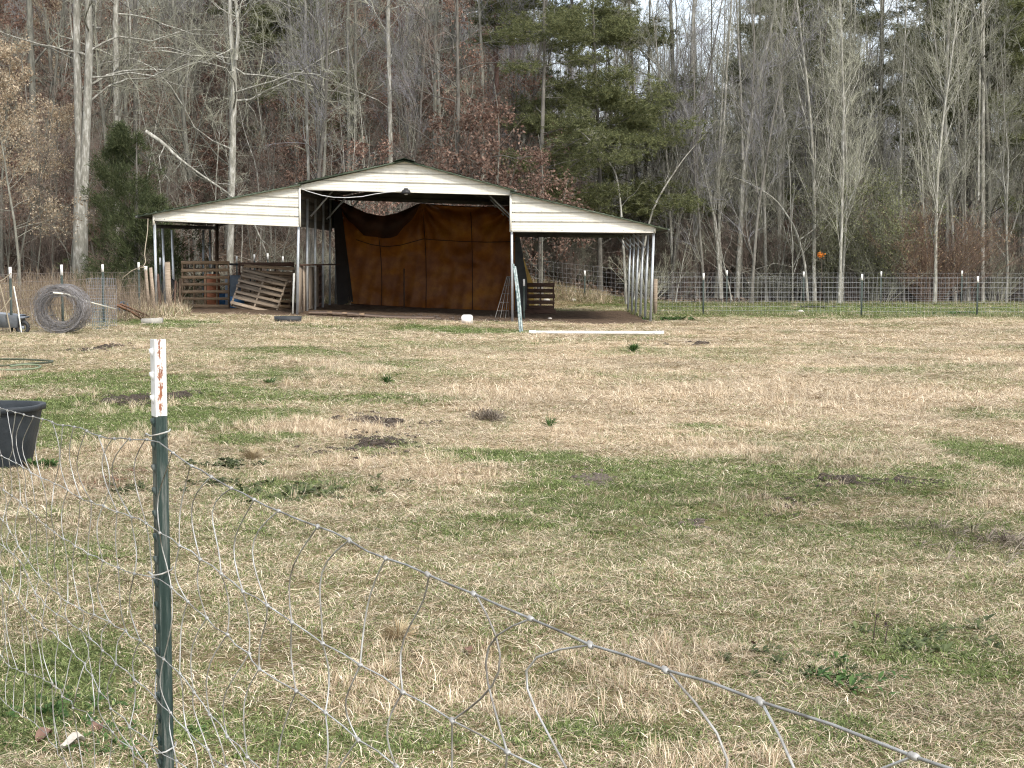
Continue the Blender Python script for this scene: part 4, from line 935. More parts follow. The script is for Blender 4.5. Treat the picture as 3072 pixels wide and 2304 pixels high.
MB().tubes(np.stack([.30 + .10 * np.cos(th), np.full(21, -.12), .12 + .10 * np.sin(th)], 1), np.full(21, .035), 8).obj('wheel', BLACK, o, True)
MB().box((.30, -.12, .12), (.06, .05, .06)).obj('hub', GB, o); MB().box((.12, 0, .30), (.42, .4, .03)).obj('cart_lid', GB, o)

# ------------------------------------------------------------------ stock tank
RIM = mat('tank_black', (.016, .02, .024), (.03, .036, .042), 7, .55, bump=.15, bscale=40, spec=.3)
def tank():
    g0 = ground(-95, 1400); o = thing('stock_tank', 'black rubber stock tank standing at the left border of the paddock', 'stock tank', g0)
    # oval with rounded corners, long axis to the left
    A_, B_ = .56, .34; H = .50
    def ring(f, z, n=44): 
        th = np.arange(n + 1) / n * 2 * math.pi; c = np.sign(np.cos(th)) * np.abs(np.cos(th)) ** .62; s = np.sign(np.sin(th)) * np.abs(np.sin(th)) ** .62
        return np.stack([A_ * f * c, (B_ - A_ * (1 - f)) * s, np.full(n + 1, z)], 1)
    prof = [(.80, 0), (.82, .02), (.88, .18), (.955, .41), (.96, .43), (1.01, .432), (1.012, .465), (1.005, .472), (.97, .474), (.95, .468), (.94, .44), (.92, .38), (.86, .16), (.80, .05)]
    V = np.array([ring(f, z) for f, z in prof]).transpose(1, 0, 2)
    mb = MB().grid(V[:, :5]); mb.obj('tank_wall', RIM, o, True); MB().grid(V[:, 4:11]).obj('tank_rim', RIM, o, True); MB().grid(V[:, 10:]).obj('tank_lining', RIM, o, True)
    b0 = ring(.8, .05); w = ring(.915, .37)
    MB().add(np.concatenate([b0[:-1], [(0, 0, .05)]]), [(i, (i + 1) % 44, 44) for i in range(44)]).obj('tank_floor', RIM, o)
    MB().add(np.concatenate([w[:-1], [(0, 0, .37)]]), [(i, (i + 1) % 44, 44) for i in range(44)]).obj('tank_water', mat('tank_water', (.02, .035, .03), None, rough=.06, spec=.6), o)
    return o, g0
tank_o, TK = tank()
# hose loops on the grass
def flat_tube(name, label, cat, pts, rad, m_, lift=None):
    P = np.array([ground(a_, b_) for a_, b_ in pts]); g0 = P[0].copy(); P[:, 2] += rad + .035
    t = np.linspace(0, 1, len(P)); T_ = np.linspace(0, 1, len(P) * 5); Q = np.stack([np.interp(T_, t, P[:, i]) for i in range(3)], 1)
    for _ in range(6): Q[1:-1] = (Q[:-2] + Q[1:-1] * 2 + Q[2:]) / 4
    o = MB().tubes(Q - g0, np.full(len(Q), rad), 7).obj(name, m_, None, True, g0); tag(o, label, cat); return o
flat_tube('garden_hose', 'long dark green hose loop lying on the grass at the left border', 'hose', [(-60, 1086), (0, 1088), (60, 1088), (120, 1091), (165, 1094), (150, 1099), (90, 1101), (30, 1107), (-40, 1112)], .013, mat('hose_dark', (.04, .05, .035), (.08, .09, .05), 6, .5))
flat_tube('garden_hose', 'small pale green end loop of hose lying in front of the dark one', 'hose', [(-30, 1118), (20, 1121), (70, 1120), (110, 1117), (127, 1110), (110, 1105), (70, 1104), (30, 1110)], .012, mat('hose_green', (.13, .17, .10), (.2, .24, .15), 6, .5))

# ------------------------------------------------------------------ mud heaps and litter on the field
MUD = mat('mud', (.022, .017, .013), (.085, .064, .048), 30, .95, bump=.6, bscale=80)
MUDG = mat('mud_grey', (.07, .055, .045), (.15, .12, .10), 30, .95, bump=.6, bscale=80)
def clods(label, px, py, rx, ry, n_, size=.035, m_=MUD, name='mud_heap'):
    size *= .68; n_ = int(n_ * 1.5)
    c = ground(px, py); a_ = ground(px + rx, py); b_ = ground(px, py + ry); RX, RYY = abs(a_[0] - c[0]), abs(b_[1] - c[1]); r = RS(int(px * 7 + py)); mb = MB()
    ico = [(0, 0, 1), (.894, 0, .447), (.276, .851, .447), (-.724, .526, .447), (-.724, -.526, .447), (.276, -.851, .447), (.724, .526, -.447), (-.276, .851, -.447), (-.894, 0, -.447), (-.276, -.851, -.447), (.724, -.526, -.447), (0, 0, -1)]
    fc = [(0, 1, 2), (0, 2, 3), (0, 3, 4), (0, 4, 5), (0, 5, 1), (1, 6, 2), (2, 7, 3), (3, 8, 4), (4, 9, 5), (5, 10, 1), (2, 6, 7), (3, 7, 8), (4, 8, 9), (5, 9, 10), (1, 10, 6), (6, 11, 7), (7, 11, 8), (8, 11, 9), (9, 11, 10), (10, 11, 6)]
    ico = np.array(ico)
    for i in range(n_):
        d = (r.rand() ** .6) * (1.0 if r.rand() < .7 else 1.7); a = r.rand() * 6.28; x = c[0] + RX * d * math.cos(a); y = c[1] + RYY * d * math.sin(a)
        if fbm(x * 6, y * 6, 1.3, 2) < .47: continue
        s = size * r.uniform(.4, 1.35); V = ico * s * r.uniform(.6, 1.3, (12, 1)) * (1.2, 1.2, .62)
        mb.add(V + (x, y, float(gz(x, y)) + s * .2 + max(0, 1 - d) * size * .45) - c, fc)
    o = mb.obj(name, m_, None, False, c); tag(o, label, 'mud', kind='stuff'); return o
for a_ in (('low dark mud heap before the barn on the left', 300, 1043, 68, 9, 170, .05), ('dark churned mud behind the foreground post, left of it', 395, 1200, 85, 16, 300, .04), ('dark churned mud just right of the foreground post', 535, 1188, 45, 9, 120, .04),
           ('dark wet mud heap in the middle of the left field', 1165, 1265, 105, 17, 330, .038), ('brown churned mud below the darker heap', 1095, 1335, 120, 22, 330, .034), ('small dark mud lump beyond the field near the white pipe', 2105, 1032, 28, 5, 40, .05),
           ('strip of dark mud on the right side of the field', 2560, 1442, 190, 15, 260, .032), ('scattered mud crumbs on the right below the strip', 2300, 1510, 100, 22, 90, .026), ('small dark mud crumbs near the middle', 2000, 1035, 20, 4, 15, .04)):
    clods(*a_)
clods('greyish matted clump in the middle of the field', 1790, 1440, 45, 14, 90, .03, MUDG); clods('greyish brown molehill on the right of the green patch', 2105, 1568, 38, 18, 90, .025, MUDG)
clods('crumbs of dark earth on the barn floor', 1350, 955, 230, 9, 160, .04, MUDG)
clods('reddish soil crumbs behind the foreground fence', 330, 1450, 120, 50, 150, .018, mat('red_soil', (.10, .055, .035), (.2, .12, .08), 20, .95))
# pebbles by the right lean-to and fence
STONE = mat('pale_stone', (.40, .37, .33), (.55, .52, .47), 10, .85)
for px, py, s, lab in ((2402, 937, .09, 'pale stone in the green strip below the right fence'), (1720, 903, .10, 'pale stone behind the small dark pallet'), (1640, 905, .13, 'white lump seen through the small dark pallet'), (1650, 958, .06, 'small pale stone on the barn floor')):
    g0 = ground(px, py); V = RS(px).uniform(.75, 1.2, (8, 1)); mb = MB().revolve([(0, 0), (s, .01), (s * 1.05, s * .4), (s * .6, s * .8), (0, s * .85)], 9); o = mb.obj('pale_stone', STONE, None, False, g0, (0, 0, px)); tag(o, lab, 'stone')

# ------------------------------------------------------------------ broadleaf weeds
WEED = leaf_mat('weed_green', (.045, .058, .026), (.085, .105, .045), (.15, .175, .08), .3)
WEEDB = leaf_mat('weed_bright', (.035, .07, .022), (.06, .12, .034), (.12, .19, .06), .3)
DEADL = leaf_mat('dead_leaf', (.10, .08, .062), (.20, .165, .13), (.33, .28, .225), .2)
def leaves(C, D, ln, wd, r, fold=.2):
    """leaf quads: centres C, directions D"""
    N = len(C); D = norm(D); S = norm(np.cross(D, norm(r.normal(size=(N, 3))))); Nn = np.cross(D, S)
    l = (ln * r.uniform(.6, 1.3, N))[:, None]; w = (wd * r.uniform(.6, 1.3, N))[:, None]
    return np.stack([C, C + D * l * .5 + S * w + Nn * w * fold, C + D * l, C + D * l * .5 - S * w + Nn * w * fold], 1)
def weed(label, px, py, n_, ln, spread, m_=WEED, ht=.5, cat='weed', name='leafy_weed', cells=1):
    thin = name == 'dead_weed'; small = cells <= 3 and not thin; n_ = int(n_ * (3 if thin else 1.6 if small else 3.2)); cells = cells * 3 if cells > 3 else 1; ln = ln * (1 if thin else .8 if small else .55); m_ = WEEDB if small else m_; spread = spread * (1.25 if cells > 3 else .35)
    g0 = ground(px, py); r = RS(int(px + 3 * py)); cc = r.normal(size=(cells, 2)) * spread * (0 if cells == 1 else 1); C = []; D = []
    k = r.randint(0, cells, n_); az = r.rand(n_) * 6.28; e = r.uniform(.1, 1.1, n_) * ht * 2
    C = np.stack([cc[k, 0] + np.cos(az) * .01, cc[k, 1] + np.sin(az) * .01, np.full(n_, .005)], 1); D = norm(np.stack([np.cos(az), np.sin(az), e], 1))
    l = ln * r.uniform(.5, 1.2, n_); S = np.stack([-np.sin(az), np.cos(az), np.zeros(n_)], 1); w = l * (.022 if thin else .035 if small else .17)
    P1 = C + D * (l * .55)[:, None]; D2 = norm(D - np.array((0, 0, .9 * 1)) * r.uniform(.2, .9, n_)[:, None]); P2 = P1 + D2 * (l * .45)[:, None]; P2[:, 2] = np.maximum(P2[:, 2], .005)
    for q in (C, P1, P2): q[:, 2] += gz(q[:, 0] + g0[0], q[:, 1] + g0[1]) - g0[2]
    V = np.stack([C, P1 - S * w[:, None], P1 + S * w[:, None] + (0, 0, .004), P2], 1).reshape(-1, 3); i = np.arange(n_)[:, None] * 4
    o = MB().add(V, tris=np.concatenate([i + [[0, 1, 2]], i + [[1, 3, 2]]])).obj(name, m_, None, False, g0); tag(o, label, None if cells > 3 else cat, kind='stuff' if cells > 3 else None); return o
weed('dark green leafy weeds beside the right of the foreground post', 670, 1395, 130, .11, .11, cells=9)
weed('patch of dark dock leaves left of the brown mud', 910, 1480, 190, .12, .2, cells=14)
weed('dark weeds beside the wire a little below the first patch', 640, 1455, 80, .09, .07, cells=5)
weed('bright green bushy weed growing at the foot of the stock tank', 128, 1405, 150, .13, .05, WEEDB, .9, cells=6)
weed('clump of dark leaves behind the left fence near the post', 395, 1475, 80, .09, .08, cells=6)
weed('dock with long leaves beside a dead stalk on the right', 2760, 1920, 60, .10, .12, cells=5)
weed('broad leaved green weed under the dead stalk', 2530, 2040, 45, .09, .08, WEEDB, cells=5)
weed('low clover like patch at the lower left below the fence', 190, 2120, 160, .05, .10, WEEDB, .6, cells=12)
weed('low green leaves around the pale dead leaf', 300, 2230, 160, .05, .10, WEEDB, .6, cells=12)
weed('green tuft in the far middle of the field before the white pipe', 1900, 1056, 110, .22, .1, WEED, 1.2, cells=3)
weed('small green tuft in the left middle of the field', 1160, 1150, 70, .16, .06, WEED, 1.2, cells=2)
weed('small dark tuft left of the green one in the field', 810, 1152, 60, .14, .1, WEED, .7, cells=3)
weed('leafy green growth at the foot of the outer right leg', 2010, 962, 150, .25, .25, WEEDB, 1.0, cells=10)
weed('dark evergreen weed in the green strip at the right fence', 2440, 925, 90, .25, .2, WEED, 1.0, cells=5)
weed('green clump in the strip below the last right fence post', 2890, 943, 110, .22, .25, WEEDB, .9, cells=7)
weed('short green tuft right of the field centre', 1650, 1283, 40, .14, .03, WEEDB, 1.3, cells=1)
weed('dark leaves in the near right grass above the wire', 2330, 1990, 70, .07, .1, cells=5)
weed('greyish dead stems tangled in the field centre', 1465, 1262, 130, .14, .06, DEADL, 1.2, 'dead weed', 'dead_weed', cells=4)
weed('tangle of grey dead stems at the right border of the field', 2980, 1640, 170, .11, .18, DEADL, .8, 'dead weed', 'dead_weed', cells=14)
weed('pale dead grass tuft beyond the second wire', 1195, 1920, 70, .09, .02, leaf_mat('straw_tuft', (.3, .22, .13), (.45, .36, .22), (.6, .5, .34), .2), 1.0, 'dead weed', 'dead_weed', cells=2)
weed('dead straw tuft behind the dirt on the left', 760, 1385, 90, .13, .05, MATS['straw_tuft'], 1.2, 'dead weed', 'dead_weed', cells=3)
for px, py, s, lab in ((255, 2240, .075, 'large pale curled dead leaf lying at the lower left'), (155, 2215, .065, 'dark brown curled leaf left of the pale one'), (300, 2190, .05, 'small brown leaf beside the pale one'), (2270, 1945, .04, 'small reddish leaf on the grass right of the wire'), (1400, 1958, .04, 'little rust brown leaf near the crossing wires')):
    g0 = ground(px, py); r = RS(px); V = np.array([[(u * s, (v - .5) * s * (1 - abs(2 * u - 1) ** 2 * .8) * .8, .012 + abs(v - .5) * s * .5 + .2 * s * math.sin(u * 5)) for v in np.linspace(0, 1, 5)] for u in np.linspace(0, 1, 6)])
    o = MB().grid(V).obj('dead_leaf', mat('leaf_pale', (.36, .32, .28), (.48, .44, .39), 20, .8) if 'pale curled' in lab else mat('leaf_brown', (.12, .07, .05), (.2, .12, .09), 20, .8), None, False, g0, (0, 0, px)); tag(o, lab, 'leaf')
# dead stalks
for px, py, h, lab in ((2620, 1925, .12, 'dark dead weed stalk with a curled head on the right of the field'), (2655, 1930, .08, 'shorter drooping dead stalk beside the taller one'), (2625, 1850, .2, 'tall pale dry stalk leaning above the dead weed')):
    g0 = ground(px, py); P = np.array([(0, 0, 0), (.005, 0, h * .5), (.012, 0, h * .9), (.03 if h < .15 else .02, 0, h)]); o = thing('dead_stalk', lab, 'stalk', g0)
    sm = mat('stalk_dark', (.05, .035, .03), (.09, .065, .05), 9, .8) if h < .15 else MATS['straw_tuft']
    MB().tubes(P, np.array([.003, .0025, .002, .0015]), 5).obj('stem', sm, o)
    r = RS(px); C = np.repeat(P[2:3], 8, 0) + r.normal(size=(8, 3)) * .006; V = leaves(C, r.normal(size=(8, 3)), .02, .005, r); MB().add(V.reshape(-1, 3), quads=np.arange(32).reshape(-1, 4)).obj('seed_head', sm, o)

# ================================================================== TREES
BARKP = mat('bark_pale', (.16, .155, .13), (.47, .46, .42), 3.0, .9, stretch=(4, 4, 1), vary=.22, bump=.5, c3=(.25, .24, .205))
BARKG = mat('bark_grey', (.09, .088, .074), (.25, .243, .205), 3.0, .9, stretch=(4, 4, .8), vary=.3, bump=.6)
BARKD = mat('bark_dark', (.07, .066, .057), (.17, .158, .138), 3.0, .9, stretch=(4, 4, .8), vary=.3, bump=.5)
BARKR = mat('bark_pine', (.11, .065, .05), (.24, .15, .12), 3.0, .9, stretch=(5, 5, 1), vary=.15, bump=.7)
TWIG = mat('twig_grey', (.17, .168, .125), (.40, .395, .31), 1.5, .85, vary=.4)
TWIGB = mat('twig_brown', (.14, .11, .09), (.27, .215, .18), 1.5, .85, vary=.3)
TWIGV = mat('twig_violet', (.15, .145, .155), (.30, .29, .305), 1.2, .85, vary=.25)
def interpP(P, t):
    """P (N,S,3), t (N,) in 0..1 -> point, tangent"""
    N, S, _ = P.shape; f = np.clip(t, 0, .9999) * (S - 1); i = f.astype(int); w = (f - i)[:, None]; k = np.arange(N)
    return P[k, i] * (1 - w) + P[k, i + 1] * w, norm(P[k, i + 1] - P[k, i])
def spawn(r, P, R, per, t0, t1, ln, ang, up, segs, taper=.55, wob=.12, rr=.6, lenpow=.6, rmin=.003):
    N = len(P) * per; idx = np.repeat(np.arange(len(P)), per); t = r.uniform(t0, t1, N)
    B, T = interpP(P[idx], t); S = P.shape[1]; f = np.clip(t, 0, .9999) * (S - 1); i = f.astype(int); w = f - i; Rb = R[idx, i] * (1 - w) + R[idx, i + 1] * w
    plen = np.linalg.norm(P[:, -1] - P[:, 0], axis=1)[idx]
    A = norm(np.cross(T, norm(r.normal(size=(N, 3))))); a = np.radians(r.uniform(ang[0], ang[1], N))[:, None]
    D = norm(T * np.cos(a) + A * np.sin(a) + np.array((0, 0, up))); L_ = plen * r.uniform(ln[0], ln[1], N) * (1.08 - t) ** lenpow
    Q = np.zeros((N, segs + 1, 3)); Q[:, 0] = B; cur = D
    for s in range(segs):
        cur = norm(cur + r.normal(size=(N, 3)) * wob + np.array((0, 0, up * .35))); Q[:, s + 1] = Q[:, s] + cur * (L_ / segs)[:, None]
    R0 = np.maximum(Rb * rr * r.uniform(.6, 1, N), rmin); RR = R0[:, None] * np.linspace(1, 1 - taper, segs + 1)[None]
    return Q, np.maximum(RR, rmin * .7)
def trunk_path(r, h, r0, segs=12, wob=.035, lean=0, top=.25):
    P = np.zeros((1, segs + 1, 3)); d = np.array((lean, 0, 1.)); 
    for s in range(segs): d = norm(d + r.normal(size=3) * wob * (1, 1, .2) + (0, 0, .02)); P[0, s + 1] = P[0, s] + d * h / segs
    t = np.linspace(0, 1, segs + 1); R = r0 * (1 - (1 - top) * t) ; R[0] *= 1.35
    P[0, 0, 2] -= .3
    return P, R[None]
def bare_tree_mesh(seed, h, r0, per=(16, 6, 6), t0=.25, ang=(35, 75), up=.25, wob=.03, lean=0, forks=0, twr=.004, limb=(.22, .38), mats=(BARKG, TWIG), subw=.14):
    r = RS(seed); P, R = trunk_path(r, h, r0, 12, wob, lean, .18); tb = MB().tubes(P, R, 9)
    stems, SR = P, R
    if forks:
        Q, RQ = spawn(r, P, R, forks, .12, .45, (.7, .85), (10, 24), .3, 12, .75, .04, .75, .15); tb.tubes(Q, RQ, 7); stems = np.concatenate([P, Q]); SR = np.concatenate([R, RQ])
    A, RA = spawn(r, stems, SR, per[0], t0, .97, limb, ang, up, 7, .7, subw, .5, .7); tb.tubes(A, RA, 5)
    B, RB = spawn(r, A, RA, per[1], .15, .97, (.3, .6), (25, 65), up * .5, 4, .65, subw, .6, .5); bb = MB().tubes(B, RB, 4)
    C, RC = spawn(r, B, RB, per[2], .1, 1, (.35, .75), (20, 65), up * .3, 2, .6, subw * 1.2, .6, .4, rmin=twr); bb.tubes(C, RC, 3)
    if len(per) > 3:
        D, RD = spawn(r, C, RC, per[3], .2, 1, (.4, .8), (20, 60), .1, 1, .5, .1, .7, .4, rmin=twr * .8); bb.tubes(D, RD, 3)
    return tb.mesh('trunk', mats[0], True), bb.mesh('branches', mats[1]), (A, B, C)
def leafy(seed, src, n_, ln, wd, m_, jit=.05, zmax=None, droop=-.2, name='leaves'):
    r = RS(seed); C = src.reshape(-1, 3)
    if zmax: C = C[(C[:, 2] < zmax)]
    i = r.randint(0, len(C), n_); c = C[i] + r.normal(size=(n_, 3)) * jit; D = r.normal(size=(n_, 3)) + np.array((0, 0, droop)) * 2
    V = leaves(c, D, ln, wd, r); return MB().add(V.reshape(-1, 3), quads=np.arange(4 * n_).reshape(-1, 4)).mesh(name, m_)
def plant(name, label, cat, parts, loc, rz=0, s=1, group=None, tilt=(0, 0)):
    o = thing(name, label, cat, loc, (tilt[0], tilt[1], rz), group, s)
    q = None
    for nm, me in parts:
        c = place(nm, me, q or o)
        if q is None: q = c                     # branches and leaves grow from the trunk
    return o
TANL = leaf_mat('beech_leaf_tan', (.24, .175, .11), (.46, .36, .25), (.72, .61, .46), .35)
REDL = leaf_mat('oak_leaf_russet', (.11, .062, .046), (.21, .13, .10), (.36, .25, .19), .3)
PINEL = leaf_mat('pine_needles', (.075, .088, .042), (.14, .152, .07), (.25, .26, .12), .35)
CEDL = leaf_mat('cedar_foliage', (.04, .055, .024), (.078, .098, .043), (.14, .155, .075), .25)
BUSHL = leaf_mat('bush_olive', (.11, .125, .055), (.19, .20, .10), (.32, .33, .19), .35)

# prototypes of the bare trees
PR = []
PR.append(bare_tree_mesh(101, 16, .12, (19, 8, 7), .14, (30, 65), .28, .03, mats=(BARKG, TWIG), limb=(.2, .36)))
PR.append(bare_tree_mesh(102, 15, .095, (22, 8, 6), .12, (35, 75), .2, .035, mats=(BARKG, TWIG), limb=(.2, .38)))
PR.append(bare_tree_mesh(103, 15, .08, (24, 8, 6), .14, (18, 45), .45, .025, mats=(BARKP, TWIG), limb=(.24, .42)))
PR.append(bare_tree_mesh(104, 13, .07, (18, 8, 6), .12, (25, 60), .3, .045, forks=2, mats=(BARKP, TWIG), subw=.18, limb=(.22, .42)))
PR.append(bare_tree_mesh(105, 16, .13, (20, 8, 7), .14, (40, 85), .1, .035, mats=(BARKD, TWIGB), subw=.22, limb=(.22, .4)))
PR.append(bare_tree_mesh(106, 14, .08, (20, 8, 7), .10, (22, 60), .3, .035, forks=1, mats=(BARKD, TWIGV), limb=(.22, .4)))
SAP = [bare_tree_mesh(110 + i, h, .032, (17, 7, 6), .06, (30, 80), .18, .07, forks=i % 2, twr=.0032, limb=(.28, .55), subw=.24, mats=m_) for i, (h, m_) in enumerate(((7.5, (BARKP, TWIG)), (6, (BARKG, TWIGB)), (9, (BARKP, TWIG)), (5, (BARKG, TWIGB))))]
def parts_of(p, extra=()): return [('trunk', p[0]), ('branches', p[1])] + list(extra)
# oak / beech with clinging leaves
bt = bare_tree_mesh(131, 8.5, .06, (22, 6, 5), .08, (55, 85), .05, .04, limb=(.28, .45), mats=(BARKG, TWIG)); BEECH = parts_of(bt, [('leaves', leafy(1, bt[2][1], 5200, .10, .026, TANL, .10))])
ot = bare_tree_mesh(132, 14, .11, (20, 7, 5), .12, (45, 80), .1, .04, limb=(.2, .32), mats=(BARKG, TWIGB)); OAK = parts_of(ot, [('leaves', leafy(2, ot[2][1], 6500, .12, .034, REDL, .14))])
o2 = bare_tree_mesh(133, 6, .045, (16, 6, 4), .1, (45, 80), .1, .05, limb=(.3, .5), mats=(BARKG, TWIGB)); OAKS = parts_of(o2, [('leaves', leafy(3, o2[2][1], 2600, .11, .03, REDL, .12))])
# pines
def pine_mesh(seed, h, r0, t0=.2, limb=.2, per=26, tufts=3200, m_=PINEL, nl=.12, layered=True):
    r = RS(seed); P, R = trunk_path(r, h, r0, 12, .015, 0, .2); tb = MB().tubes(P, R, 9)
    A, RA = spawn(r, P, R, per, t0, .98, (limb * .7, limb * 1.25), (70, 95), .04, 6, .7, .10, .35, .75); tb.tubes(A, RA, 5)
    B, RB = spawn(r, A, RA, 7, .2, 1, (.3, .5), (30, 65), .06, 3, .6, .12, .6, .3); B[:, :, 2] = B[:, :1, 2] + (B[:, :, 2] - B[:, :1, 2]) * .35; bb = MB().tubes(B, RB, 3)
    C = B[:, 1:].reshape(-1, 3); i = r.randint(0, len(C), tufts); c = C[i] + r.normal(size=(tufts, 3)) * (.24, .24, .10)
    k = 13; c = np.repeat(c, k, 0); D = r.normal(size=(len(c), 3)) * (1, 1, .7) + (0, 0, .45); D = norm(D); S = norm(np.cross(D, r.normal(size=(len(c), 3)))); l = (nl * r.uniform(.6, 1.3, len(c)))[:, None]; w = .0105
    V = np.stack([c - S * w, c + S * w, c + D * l], 1).reshape(-1, 3); nb = MB().add(V, tris=np.arange(len(V)).reshape(-1, 3))
    return [('trunk', tb.mesh('trunk', BARKD, True)), ('branches', bb.mesh('branches', BARKD)), ('needles', nb.mesh('needles', m_))]
PINE1 = pine_mesh(201, 16, .10, .20, .20, 50, 7000, nl=.15); PINE2 = pine_mesh(202, 19, .13, .36, .15, 46, 7000, nl=.17); PINE3 = pine_mesh(203, 11, .09, .05, .32, 46, 7500, nl=.16)
def cedar_mesh(seed, h, w, n_):
    r = RS(seed); P, R = trunk_path(r, h, .07, 8, .02, 0, .2); tb = MB().tubes(P, R, 7)
    z = h * (.04 + .96 * r.rand(n_) ** 1.15); lobes = .75 + .5 * np.array([vnoise(a_ * 2, b_, 1.0) for a_, b_ in zip(z, np.zeros(n_))]); az = r.rand(n_) * 6.283
    lob = .25 + 1.25 * vnoise(np.cos(az) * 2.2 + z * 1.3, np.sin(az) * 2.2 + z * .9, .7); rad = w * (1 - z / h) ** .55 * lob * (r.rand(n_) ** .35) * np.minimum(1, (z / h) * 6 + .35)
    c = np.stack([rad * np.cos(az), rad * np.sin(az), z], 1)
    hole = vnoise(c[:, 0] + .7 * c[:, 2], c[:, 1] * 1.0 + 1.9 * c[:, 2], .42) + .25 * vnoise(c[:, 0], c[:, 2], .2)
    kp = hole > .70; c, az = c[kp], az[kp]; n_ = len(c); c[:, 0] += .35 * np.sin(c[:, 2] * 1.3 + seed)
    k = 9; c = np.repeat(c, k, 0) + r.normal(size=(n_ * k, 3)) * .06; out_ = np.repeat(np.stack([np.cos(az), np.sin(az), np.full(n_, .9)], 1), k, 0)
    D = norm(out_ + r.normal(size=c.shape) * .7); S = norm(np.cross(D, r.normal(size=c.shape))); l = (.13 * r.uniform(.5, 1.4, len(c)))[:, None]
    V = np.stack([c - S * .012, c + S * .012, c + D * l], 1).reshape(-1, 3)
    A, RA = spawn(r, P, R, 30, .08, .95, (.12, .2), (50, 80), .3, 4, .7, .1, .3, .5); tb.tubes(A, RA, 4)
    return [('trunk', tb.mesh('trunk', BARKD, True)), ('foliage', MB().add(V, tris=np.arange(len(V)).reshape(-1, 3)).mesh('foliage', CEDL))]
CEDAR = cedar_mesh(301, 5.4, 1.9, 7000); CEDAR2 = cedar_mesh(302, 3.3, 1.6, 4200)
def shrub_mesh(seed, h, w, stems, m1, lm=None, nleaf=0, ln=.05, wd=.014):
    r = RS(seed); az = r.rand(stems) * 6.28; P = np.zeros((stems, 6, 3)); P[:, 0] = np.stack([np.cos(az) * .2, np.sin(az) * .2, np.full(stems, -.05)], 1); D = norm(np.stack([np.cos(az) * w / h * r.rand(stems) * 1.3, np.sin(az) * w / h * r.rand(stems) * 1.3, np.ones(stems)], 1))
    for s in range(5): D = norm(D + r.normal(size=D.shape) * .13); P[:, s + 1] = P[:, s] + D * (h / 5 * r.uniform(.7, 1.1, stems))[:, None]
    R = np.full((stems, 6), .014) * np.linspace(1, .4, 6); mb = MB().tubes(P, R, 4)
    B, RB = spawn(r, P, R, 9, .15, 1, (.2, .45), (20, 60), .2, 3, .6, .15, .6, .3, rmin=.004); mb.tubes(B, RB, 3); C, RC = spawn(r, B, RB, 5, .1, 1, (.4, .8), (20, 60), .15, 1, .5, .1, .7, .3, rmin=.0035); mb.tubes(C, RC, 3)
    o = [('stems', mb.mesh('stems', m1))]
    if nleaf: o.append(('leaves', leafy(seed, np.concatenate([B.reshape(-1, 3), C.reshape(-1, 3)]), nleaf, ln, wd, lm, .05)))
    return o
SHR = [shrub_mesh(401, 2.6, 1.8, 22, TWIGB), shrub_mesh(402, 2.2, 1.6, 20, TWIG), shrub_mesh(403, 1.7, 1.5, 20, TWIGB, REDL, 500, .07, .02)]
BUSHG = shrub_mesh(411, 4.6, 2.6, 46, TWIG, BUSHL, 9000, .09, .022); BUSHR = shrub_mesh(412, 3.6, 2.9, 60, mat('twig_russet', (.15, .10, .075), (.27, .19, .145), 2, .85, vary=.2), leaf_mat('bush_rust', (.17, .11, .065), (.26, .19, .11), (.38, .29, .18), .3), 3800, .06, .016)

def at_tree(px, Y): return G(px, Y)
def feat(name, label, cat, parts, px, Y, rz=0, s=1, group=None, tilt=(0, 0)): return plant(name, label, cat, parts, G(px, Y), rz, s, group, tilt)
# ---- trees one can tell apart
def custom(label, stems, mats, Y, per=(9, 6, 6), t0=.25, ang=(45, 85), up=.15, limb=(.2, .34), sw=.2, seed=1, name='bare_tree', cat='tree', loose=False):
    """stems: lists of (px, py, width px) from the base up, at distance Y"""
    r = RS(seed); px0, py0, _ = stems[0][0]; g0 = np.array(G(px0, Y)); o = thing(name, label, cat, g0); tb = MB(); bb = MB()
    for st in stems:
        P = np.array([at(a_, b_, Y + .06 * i) for i, (a_, b_, c) in enumerate(st)]); Rr = np.array([c for _, _, c in st]) / F_PX * Y / 2 * (.68 if Y > 55 else .78)
        if st is stems[0] and not loose: P[0] = g0 - (0, 0, .2)
        # continue above the frame
        d = norm(P[-1] - P[-2]); ext = np.array([P[-1] + d * k * 1.6 + r.normal(size=3) * .12 * k for k in (1, 2, 3, 4)]) if st[-1][1] <= 5 else np.zeros((0, 3)); rx = Rr[-1] * np.array((.85, .7, .5, .3)) if len(ext) else np.zeros(0)
        P = np.concatenate([P, ext]); Rr = np.concatenate([Rr, rx]); t = np.linspace(0, 1, len(P)); T_ = np.linspace(0, 1, 18); Q = np.stack([np.interp(T_, t, P[:, i]) for i in range(3)], 1); RQ = np.interp(T_, t, Rr)
        Q[1:-1] = (Q[:-2] + 2 * Q[1:-1] + Q[2:]) / 4; Q = (Q - g0)[None]; RQ = RQ[None]; tb.tubes(Q, RQ, 10)
        A, RA = spawn(r, Q, RQ, int(per[0] * (1.9 if Y > 55 else 1.25)), t0 * .7, .98, limb, ang, up, 8, .75, sw, .42, .5); tb.tubes(A, RA, 5); B, RB = spawn(r, A, RA, per[1], .15, .97, (.3, .55), (25, 65), up * .5, 5, .65, .2, .6, .5); bb.tubes(B, RB, 4); C, RC = spawn(r, B, RB, per[2], .1, 1, (.35, .7), (20, 65), .05, 3, .6, .2, .6, .4, rmin=.0042); bb.tubes(C, RC, 3)
    tb.obj('trunk', mats[0], o, True); bb.obj('branches', mats[1], o); return o
